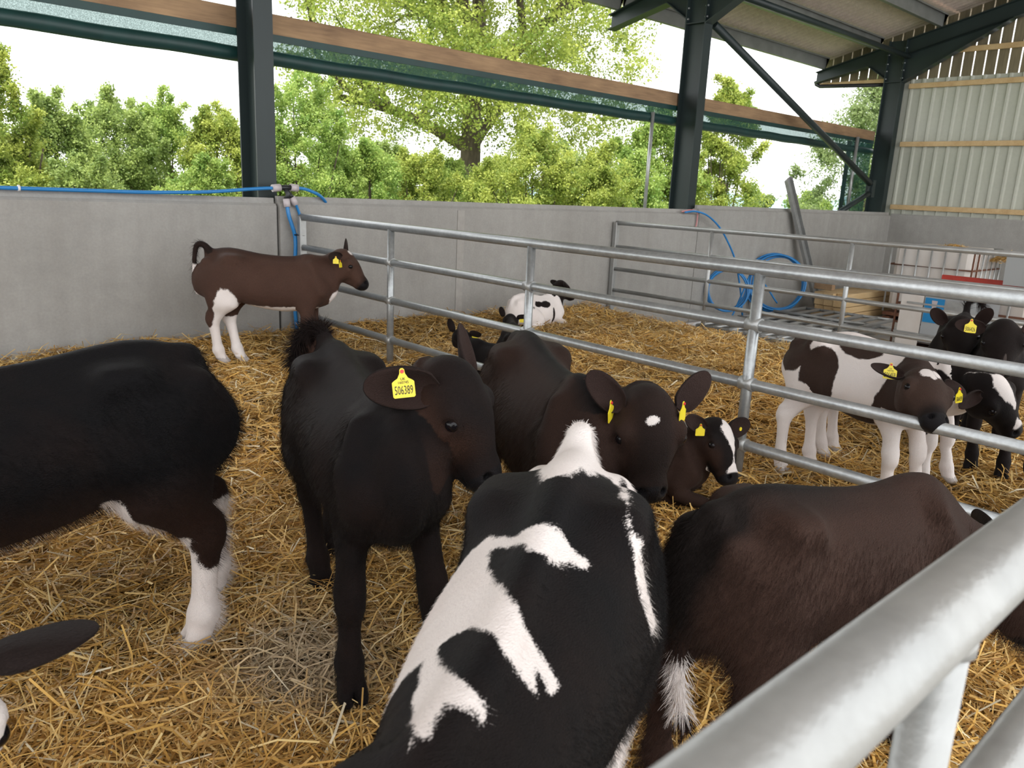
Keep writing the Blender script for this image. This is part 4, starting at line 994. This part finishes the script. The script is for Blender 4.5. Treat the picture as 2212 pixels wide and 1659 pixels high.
# B -- only an ear and cheek show in the corner
def coat_b(c,w,br,sp):
    br=br+.3; w=only(c,['head'],np.minimum(c.H[:,0]-.035,.2)); return w,br,sp
calf('calf','black calf of which only one ear and a white cheek enter the corner',(-.42,1.50),-38,.95,poll=(.045,1.135,.685),nose=(.02,1.0,.44),headup=(.2,-.9,.5),coat=coat_b,mats=MT('black'),voxel=.011,
     ears=dict(L=dict(dir=(-.15,.95,.20),open=(.5,0,-.6),len=.135),R=dict()),tags=[dict(ear='L',u=.42,size=.034,face=(-.35,-.60,.72),off=.022,round=True)])
# C -- black calf with tag 506389
def coat_c(c,w,br,sp):
    br=.12+.75*np.where(c.own=='head',sst(c.H[:,2],.0,-.08)*(1-sst(c.H[:,0],.16,.26)),0)+np.where(c.own=='neck',.45*sst(c.P[:,2],.82,.62),0)
    return w,br,sp
calf('calf','black calf with large yellow tag 506389 in its ear',(1.14,1.85),-107,.93,feet=dict(FR=(.94,1.57),HR=(1.16,2.12),HL=(1.30,2.32),FL=(1.145,1.47)),poll=(1.193,1.48,.862),nose=(1.25,1.38,.625),headup=(.35,-.86,.25),head_s=1.04,forelock=220,coat=coat_c,mats=MT('black'),voxel=.0065,hair=60000,
     ears=dict(R=dict(dir=(-.62,-.55,-.52),open=(.35,-.75,.35),len=.165,wid=1.05),L=dict(dir=(-.85,.40,.15),open=(.2,.2,.8))),
     tags=[dict(ear='R',u=.52,v=-.25,face=(-.45,-.80,.30),down=(.10,0,-1),size=.052,text='506389',small=['UK','160745'])],
     tail=[(1.255,2.24,.79),(1.25,2.27,.835),(1.23,2.30,.835),(1.195,2.32,.79),(1.185,2.325,.71)],tuft=dict(mat=M['black'],n=2200,len=.05,out=.9,along=.5,**{'from':.1}))
# D -- dark brown calf facing the viewer
def coat_d(c,w,br,sp):
    br=.75-.8*np.clip(1-np.abs(c.P[:,1])/.06,0,1)*(c.P[:,2]>.78)*(c.own=='torso')
    br=np.where(c.own=='head',.35+.4*sst(np.abs(c.H[:,1]),.03,.07),br)
    w=mx(only(c,['torso','HR','tail'],ell(c.P,(-.47,-.07,.62),(.06,.07,.17))),only(c,['head'],ell(c.H,(.075,-.012,.02),(.012,.014,.05))))
    return w,br,sp
calf('calf','dark brown calf staring straight at the viewer with pricked ears',(1.755,1.70),-117,.93,poll=(1.665,1.235,.77),nose=(1.625,1.165,.47),headup=(-.52,-.80,.25),head_s=.93,forelock=220,coat=coat_d,mats=MT('dkbrown'),voxel=.0065,hair=50000,belly=.02,
     ears=dict(R=dict(dir=(-.72,-.62,.12),open=(.2,-.3,.8),len=.14),L=dict(dir=(-.68,.66,.12),open=(.2,.3,.8),len=.14)),
     tags=[dict(ear='R',u=.30,v=.1,face=(.40,-.92,.0),down=(.25,.1,-1),size=.045),dict(ear='L',u=.08,v=.1,face=(.25,-.96,0),size=.042)],tuft=dict(mat=M['earm'],n=200,white=(.3,1.01),**{'from':.4}))
# E -- black and white calf seen from above
def poly_sdf(Q,P):
    """signed distance to a closed outline, positive inside"""
    P=np.array(P,float); n=len(P); best=np.full(len(Q),9.); ins=np.zeros(len(Q),bool)
    for i in range(n):
        a,b=P[i],P[(i+1)%n]; d=b-a; v=Q-a; t=np.clip((v@d)/(d@d+1e-12),0,1); best=np.minimum(best,np.hypot(*(v-t[:,None]*d).T))
        cr=((a[1]>Q[:,1])!=(b[1]>Q[:,1])); xx=a[0]+(Q[:,1]-a[1])*(b[0]-a[0])/(b[1]-a[1]+1e-12); ins^=cr&(Q[:,0]<xx)
    return np.where(ins,best,-best)
E_MID=[(-.114,-.203),(-.104,-.044),(-.109,.015),(-.113,.08),(-.124,.146),(-.124,.227),(-.123,.303),(-.121,.357),(-.107,.36),(-.095,.273),(-.072,.196),(-.059,.129),(-.047,.067),(-.046,-.0),(-.076,-.143),(-.101,-.271),(-.1,-.348),(-.061,-.305),(-.007,-.193),(.05,-.022),(.068,.088),(.062,.176),(.064,.272),(.074,.373),(.079,.508),(.095,.489),(.095,.357),(.095,.306),(.118,.364),(.119,.277),(.122,.165),(.127,.092),(.118,.001),(.109,-.109),(.091,-.232),(.092,-.349),(.102,-.424),(.121,-.433),(.147,-.362),(.169,-.251),(.191,-.119),(.201,-.033),(.206,.051),(.214,.064),(.225,-.004),(.23,-.079),(.231,-.15),(.246,-.163),(.265,-.161),(.28,-.157),(.284,-.236),(.295,-.242),(.278,-.277),(.224,-.417),(.181,-.525),(.149,-.527),(.115,-.608),(.108,-.794),(.083,-1.615),(.087,-1.705),(.097,-1.762),(.139,-1.669),(.096,-1.724),(.065,-1.544),(-.007,-1.626),(-.024,-1.619),(-.061,-1.554),(-.056,-1.39),(-.106,-1.445),(-.122,-1.281),(-.161,-.71),(-.152,-.555),(-.145,-.435),(-.129,-.27)]
E_RUMP=[(-.289,-.637),(-.306,-.511),(-.324,-.4),(-.442,-.483),(-.458,-.456),(-.301,-.174),(-.232,-.076),(-.234,.013),(-.28,.102),(-.335,.18),(-.414,.282),(-.301,.369),(-.254,.404),(-.218,.454),(-.202,.523),(-.198,.634),(-.196,1.3),(-.231,1.3),(-.217,.695),(-.205,.582),(-.206,.514),(-.227,.455),(-.266,.421),(-.422,.375),(-.458,.361),(-.4,.55),(-.4,.9),(-.65,1.3),(-.65,-1.4),(-.3,-1.4),(-.26,-.8)]
def coat_e(c,w,br,sp):
    P=c.P; R_=.21; ph=np.arctan2(P[:,1],P[:,2]-.60); Q=np.stack([P[:,0],ph*R_],1)
    sc=lambda L:[(x,y*R_) for x,y in L]
    trunk=np.isin(c.own,['torso','tail','neck','HL','HR','FL','FR'])
    w=np.where(trunk,mx(poly_sdf(Q,sc(E_MID)),poly_sdf(Q,sc(E_RUMP)),np.minimum(.56-P[:,2],P[:,0]+.10)),-.05)
    w=mx(w,sock(c,'FL',.5),sock(c,'FR',.4),sock(c,'HL',.4),only(c,['tail'],.05+0*w))
    k=np.exp(-((P[:,0]-.13)**2+(ph+.08)**2*.05)/.0035)*.12; sp=np.where(trunk,.5+k*sst(w,.005,.03),sp)
    return w,br+.05,sp
calf('calf','black and white patched calf seen from above in front of the others',(.662,.676),213.2,.985,torso=[(-.48,0,.69,.085,.11,.13),(-.43,0,.67,.135,.175,.18),(-.34,0,.655,.165,.205,.19),(-.22,0,.645,.172,.20,.18),(-.08,-.014,.63,.164,.183,.19),(.07,-.026,.62,.138,.165,.19),(.20,-.022,.605,.112,.155,.175),(.31,0,.59,.080,.145,.16),(.40,0,.58,.066,.12,.15),(.455,0,.59,.055,.09,.115)],wd=.075,bend=-.8,chest=.66,poll=(.20,.315,.50),nose=(.10,.25,.27),coat=coat_e,mats=MT('black'),voxel=.007,hair=150000,
     tail=[(1.0,.905,.82),(1.045,.935,.862),(1.08,.96,.85),(1.10,.975,.77),(1.11,.98,.5)],tuft=dict(mat=M['black'],n=1500,len=.022,out=.7,along=.7,white=(-1,2),**{'from':.0}))
# F -- brown calf from behind
def coat_f(c,w,br,sp):
    br=.62-.75*np.clip(1-np.abs(c.P[:,1])/.09,0,1)*sst(c.P[:,2],.70,.80)*sst(c.P[:,0],.30,-.2)-.8*(c.own=='tail')*(c.t.get('tail')<.55)
    br=br-.7*sst(c.P[:,0],-.36,-.44)*sst(np.abs(c.P[:,1]),.11,.04)*sst(c.P[:,2],.5,.62)
    w=only(c,['tail'],.05-np.abs(c.t['tail']-.78)*.4)
    return w,br,sp
calf('calf','brown calf seen from behind with a dirty tail beside the barrier',(1.665,.70),-14,.83,poll=(2.13,.47,.52),nose=(2.19,.37,.30),coat=coat_f,mats=MT('brown'),voxel=.007,feet=dict(HR=(1.37,.64),HL=(1.33,.86)),hair=70000,wd=.03,
     tail=[(1.30,.79,.69),(1.25,.805,.645),(1.235,.80,.50),(1.24,.79,.34),(1.265,.78,.22)],tuft=dict(mat=M['earm'],n=900,len=.05,out=.6,along=.8,white=(.62,.9),**{'from':.1}),tags=[dict(ear='R',u=.5,face=(-.4,-.9,0),size=.05)])
# G -- brown calf by the wall
def coat_g(c,w,br,sp):
    P=c.P; br=.85-.55*np.clip(1-np.abs(P[:,1])/.06,0,1)*(P[:,2]>.78)*(c.own=='torso')+0*br
    br=np.where(c.own=='tail',.1,br); br=np.where((c.own=='head'),br+.1-.7*sst(c.H[:,0],.22,.28),br)
    w=mx(only(c,['torso'],np.minimum(.462-P[:,2]+.15*np.clip(-P[:,0]-.1,0,.3),.36-P[:,0])),only(c,['HR','HL','torso'],ell(P,(-.315,-.12,.44),(.095,.09,.20))),sock(c,'HR',.38),sock(c,'HL',.36),sock(c,'FR',.10),sock(c,'FL',.07),only(c,['tail'],(c.t['tail']-.55)*.3),only(c,['head'],ell(c.H,(.045,-.01,.03),(.025,.02,.05))),only(c,['torso','neck'],ell(P,(.47,0,.53),(.05,.06,.07))))
    w=np.minimum(w,-ell(P,(-.455,0,.40),(.055,.3,.12)))
    return w,br,sp
calf('calf','brown calf standing sideways in front of the concrete wall',(2.53,5.29),-36,.93,feet=dict(HR=(2.23,5.47),HL=(2.36,5.44),FR=(2.66,5.06),FL=(2.80,5.18)),poll=(2.97,5.03,.815),nose=(3.09,4.925,.63),coat=coat_g,mats=MT('brcoat'),voxel=.0085,
     ears=dict(R=dict(dir=(-.55,-.7,-.25),open=(.3,-.6,.2),len=.12),L=dict(dir=(-.5,.5,.55))),tags=[dict(ear='R',u=.55,face=(-.5,-.8,.1),size=.04),dict(ear='R',u=.3,v=.2,face=(.5,-.8,.1),size=.04)],
     tail=[(2.20,5.53,.785),(2.165,5.555,.835),(2.12,5.575,.83),(2.10,5.58,.70),(2.11,5.58,.50)],tuft=dict(mat=M['black'],n=300,len=.05,**{'from':.2}))
# H -- spotted calf lying at the wall, and its neighbour
def coat_h(c,w,br,sp):
    P=c.P; bl=mx(ell(P,(.02,-.1,.72),(.12,.06,.05)),ell(P,(.18,-.15,.56),(.03,.06,.12)),ell(P,(-.12,-.12,.74),(.10,.05,.04)),ell(P,(.05,.03,.85),(.09,.05,.05)),ell(P,(-.3,-.1,.70),(.10,.09,.05)))
    hd=only(c,['neck','head'],np.where(c.own=='neck',.1-np.abs(P[:,1]+.0)*0-.0,.05)); bl=mx(bl,hd)
    w=-bl; w=mx(w,only(c,['neck'],ell(P,(.50,-.02,.62),(.06,.1,.11))),only(c,['head'],ell(c.H,(.06,0,.03),(.05,.025,.05))),only(c,['head'],ell(c.H,(.29,0,-.07),(.02,.04,.03))))
    return w,br+.25,sp
calf('calf','black and white calf lying against the wall behind the gate',(5.42,5.52),5,.74,poll=(5.76,5.54,.43),nose=(5.92,5.49,.29),coat=coat_h,mats=MT('black'),voxel=.011,lying=True,tags=[],z0=-.01)
def coat_blk(c,w,br,sp): return w,br+.15,sp
calf('calf','black calf lying low with upright ears in front of the spotted one',(4.22,4.56),47,.60,poll=(4.50,4.90,.27),nose=(4.63,5.02,.13),coat=coat_blk,mats=MT('black'),voxel=.012,lying=True,z0=-.02,tags=[dict(ear='R',u=.5,face=(-.6,-.7,.1),size=.045)],ears=dict(L=dict(dir=(-.1,.4,.9)),R=dict(dir=(-.3,-.9,.1))))
# I -- black calf lying just behind the gate
def coat_i(c,w,br,sp): return mx(w,only(c,['head'],ell(c.H,(.03,-.01,.02),(.03,.02,.05)))),br+.1,sp
calf('calf','black calf lying behind the gate with a small yellow tag',(3.58,4.02),98,.66,poll=(3.53,4.36,.31),nose=(3.67,4.46,.17),coat=coat_i,mats=MT('black'),voxel=.010,lying=True,z0=-.03,tags=[dict(ear='R',u=.4,face=(-.7,-.7,.1),size=.042)],ears=dict(R=dict(dir=(-.3,-.9,-.1)),L=dict(dir=(-.4,.3,.8))))
# J -- small calf with white blaze
def coat_j(c,w,br,sp):
    H=c.H; br=np.where(c.own=='head',.15+.8*sst(np.abs(H[:,1]),.035,.065)*sst(H[:,2],.0,-.06),.8+0*br)
    wid=np.interp(H[:,0],[-.03,.0,.04,.10,.16,.215,.235,.26,.31],[-.02,.01,.040,.034,.015,.002,.008,.040,.046])
    w=only(c,['head'],np.where(H[:,2]>-.10,wid-np.abs(H[:,1]-.004),-.05)); w=np.where((c.own=='head')&(H[:,0]>.285)&(H[:,2]<-.085),-.05,w)
    w=mx(w,only(c,['head'],ell(H,(.14,-.03,-.155),(.05,.04,.02))))
    return w,br,sp
calf('calf','small lying calf with a white blaze beside the gate post',(2.62,2.06),-46,.74,poll=(2.885,1.775,.365),nose=(2.83,1.62,.155),headup=(.0,-.8,.45),head_s=1.12,forelock=120,coat=coat_j,mats=MT('dkbrown'),voxel=.006,lying=True,z0=0,
     ears=dict(L=dict(dir=(-.15,.95,.10),open=(.7,0,.6),len=.17),R=dict(dir=(-.35,-.85,.05))),tags=[dict(ear='L',u=.35,size=.025,round=True),dict(ear='R',u=.4,face=(-.6,-.8,0),size=.04)])
# K -- brown and white calf behind the gate
def coat_k(c,w,br,sp):
    P=c.P.copy(); P[:,1]=-np.abs(P[:,1])
    bn=mx(ell(P,(-.40,-.08,.76),(.15,.14,.17)),ell(P,(-.20,-.13,.62),(.14,.10,.20)),ell(P,(-.02,-.04,.84),(.14,.07,.07)),np.minimum(P[:,0]-.20+.25*(.6-P[:,2]),P[:,2]-.50),ell(P,(.06,-.12,.46),(.14,.08,.05)),ell(P,(-.27,-.03,.86),(.05,.02,.05)))
    bn=np.minimum(bn,-ell(P,(-.20,-.03,.88),(.05,.10,.08))); bn=np.where(np.isin(c.own,['HL','HR']),np.minimum(bn,P[:,2]-.58),bn); bn=np.where(np.isin(c.own,['FL','FR']),np.minimum(bn,P[:,2]-.56),bn)
    bn=np.where(np.isin(c.own,['neck','head']),.08,bn)
    w=-bn; H=c.H; w=mx(w,only(c,['head'],mx(ell(H,(.055,-.018,.02),(.034,.026,.05)),ell(H,(.05,.022,.02),(.03,.022,.05)),ell(H,(.085,0,.02),(.022,.014,.05)))))
    br=np.where(c.own=='head',.95-.9*sst(H[:,0],.20,.27),.75+0*br); return w,br,sp
calf('calf','brown and white calf resting its muzzle on the gate rail, tag 506459',(3.64,1.51),-104,.80,feet=dict(HR=(3.52,1.79),HL=(3.72,1.74),FR=(3.50,1.27),FL=(3.70,1.22)),poll=(3.37,1.155,.655),nose=(3.10,.935,.475),headup=(-.35,-.60,.85),forelock=120,coat=coat_k,mats=MT('kcoat'),voxel=.006,head_s=1.12,
     ears=dict(R=dict(dir=(-.2,-.95,-.05),open=(.3,0,.8),len=.135),L=dict(dir=(-.3,.9,-.2))),tags=[dict(ear='R',u=.45,v=-.2,face=(-.85,-.45,.15),off=.024,size=.050,text='506459',small=['UK','160745']),dict(ear='L',u=.5,face=(-.2,-.95,.1),size=.048,text='506459')],tuft=dict(mat=M['earm'],n=200,white=(-1,2),**{'from':.5}))
# L -- white and black calf with a blaze
def coat_l(c,w,br,sp):
    P=c.P; H=c.H; bl=mx(ell(P,(.05,-.16,.66),(.34,.12,.15)),ell(P,(.10,-.02,.86),(.08,.025,.05)),ell(P,(-.3,.1,.6),(.2,.2,.2)),ell(P,(.02,.16,.66),(.3,.12,.15)))
    spots=-np.minimum.reduce([np.linalg.norm(P-np.array(q),axis=1) for q in ((.27,-.12,.35),(.30,-.07,.27),(.26,-.10,.20),(.31,.13,.40),(.27,-.13,.14))])+.02
    bl=np.where(np.isin(c.own,['FL','FR','HL','HR'])&(P[:,2]<.5),spots,bl)
    bl=np.where(np.isin(c.own,['neck','head']),.06,bl); w=-bl
    wid=np.interp(H[:,0],[-.03,.02,.10,.17,.22,.25,.27,.31],[.0,.045,.036,.012,-.01,.01,.035,.01]); w=mx(w,only(c,['head'],np.where(H[:,2]>-.09,wid-np.abs(H[:,1]),-.05)))
    return w,br+.15,sp
calf('calf','white and black calf with a blazed face lowered behind the gate',(4.03,1.52),-86,.76,feet=dict(FR=(3.98,1.29),FL=(4.10,1.22)),poll=(3.93,1.06,.575),nose=(4.02,.93,.36),headup=(-.35,-.75,.55),coat=coat_l,mats=MT('black'),voxel=.009,head_s=1.22)
# M, N -- two dark calves behind
calf('calf','black calf with both ears pricked and its tail raised',(5.02,1.58),194,.80,poll=(4.63,1.455,.735),nose=(4.50,1.39,.50),headup=(-.9,-.2,.5),coat=coat_blk,mats=MT('dkbrown'),voxel=.010,
     ears=dict(R=dict(dir=(-.2,-.5,.8),open=(.6,0,.6)),L=dict(dir=(-.2,.5,.8),open=(.6,0,.6))),tail=[(5.38,1.67,.68),(5.42,1.68,.75),(5.43,1.64,.78),(5.44,1.60,.73)],tuft=dict(mat=M['black'],n=600,len=.09,out=.5,along=.8,**{'from':.1}))
calf('calf','black calf wearing tag 506426, face turned to the viewer',(4.72,1.27),197,.82,poll=(4.36,1.175,.775),nose=(4.24,1.11,.53),headup=(-.9,-.3,.35),coat=coat_blk,mats=MT('dkbrown'),voxel=.009,feet=dict(FR=(4.42,1.22),FL=(4.40,1.07)),
     ears=dict(R=dict(dir=(-.1,-.95,.12),open=(.3,0,.8),len=.15),L=dict(dir=(-.3,.9,0))),tags=[dict(ear='R',u=.5,v=-.2,face=(-.92,-.3,.15),size=.052,text='506426')])
# O -- dark leg at the picture edge
calf('calf','dark calf of which only a leg shows at the picture edge behind the gate',(3.655,.475),-120,.80,coat=coat_blk,mats=MT('dkbrown'),voxel=.013,poll=(3.66,-.07,.75),feet=dict(FR=(3.40,.83)))
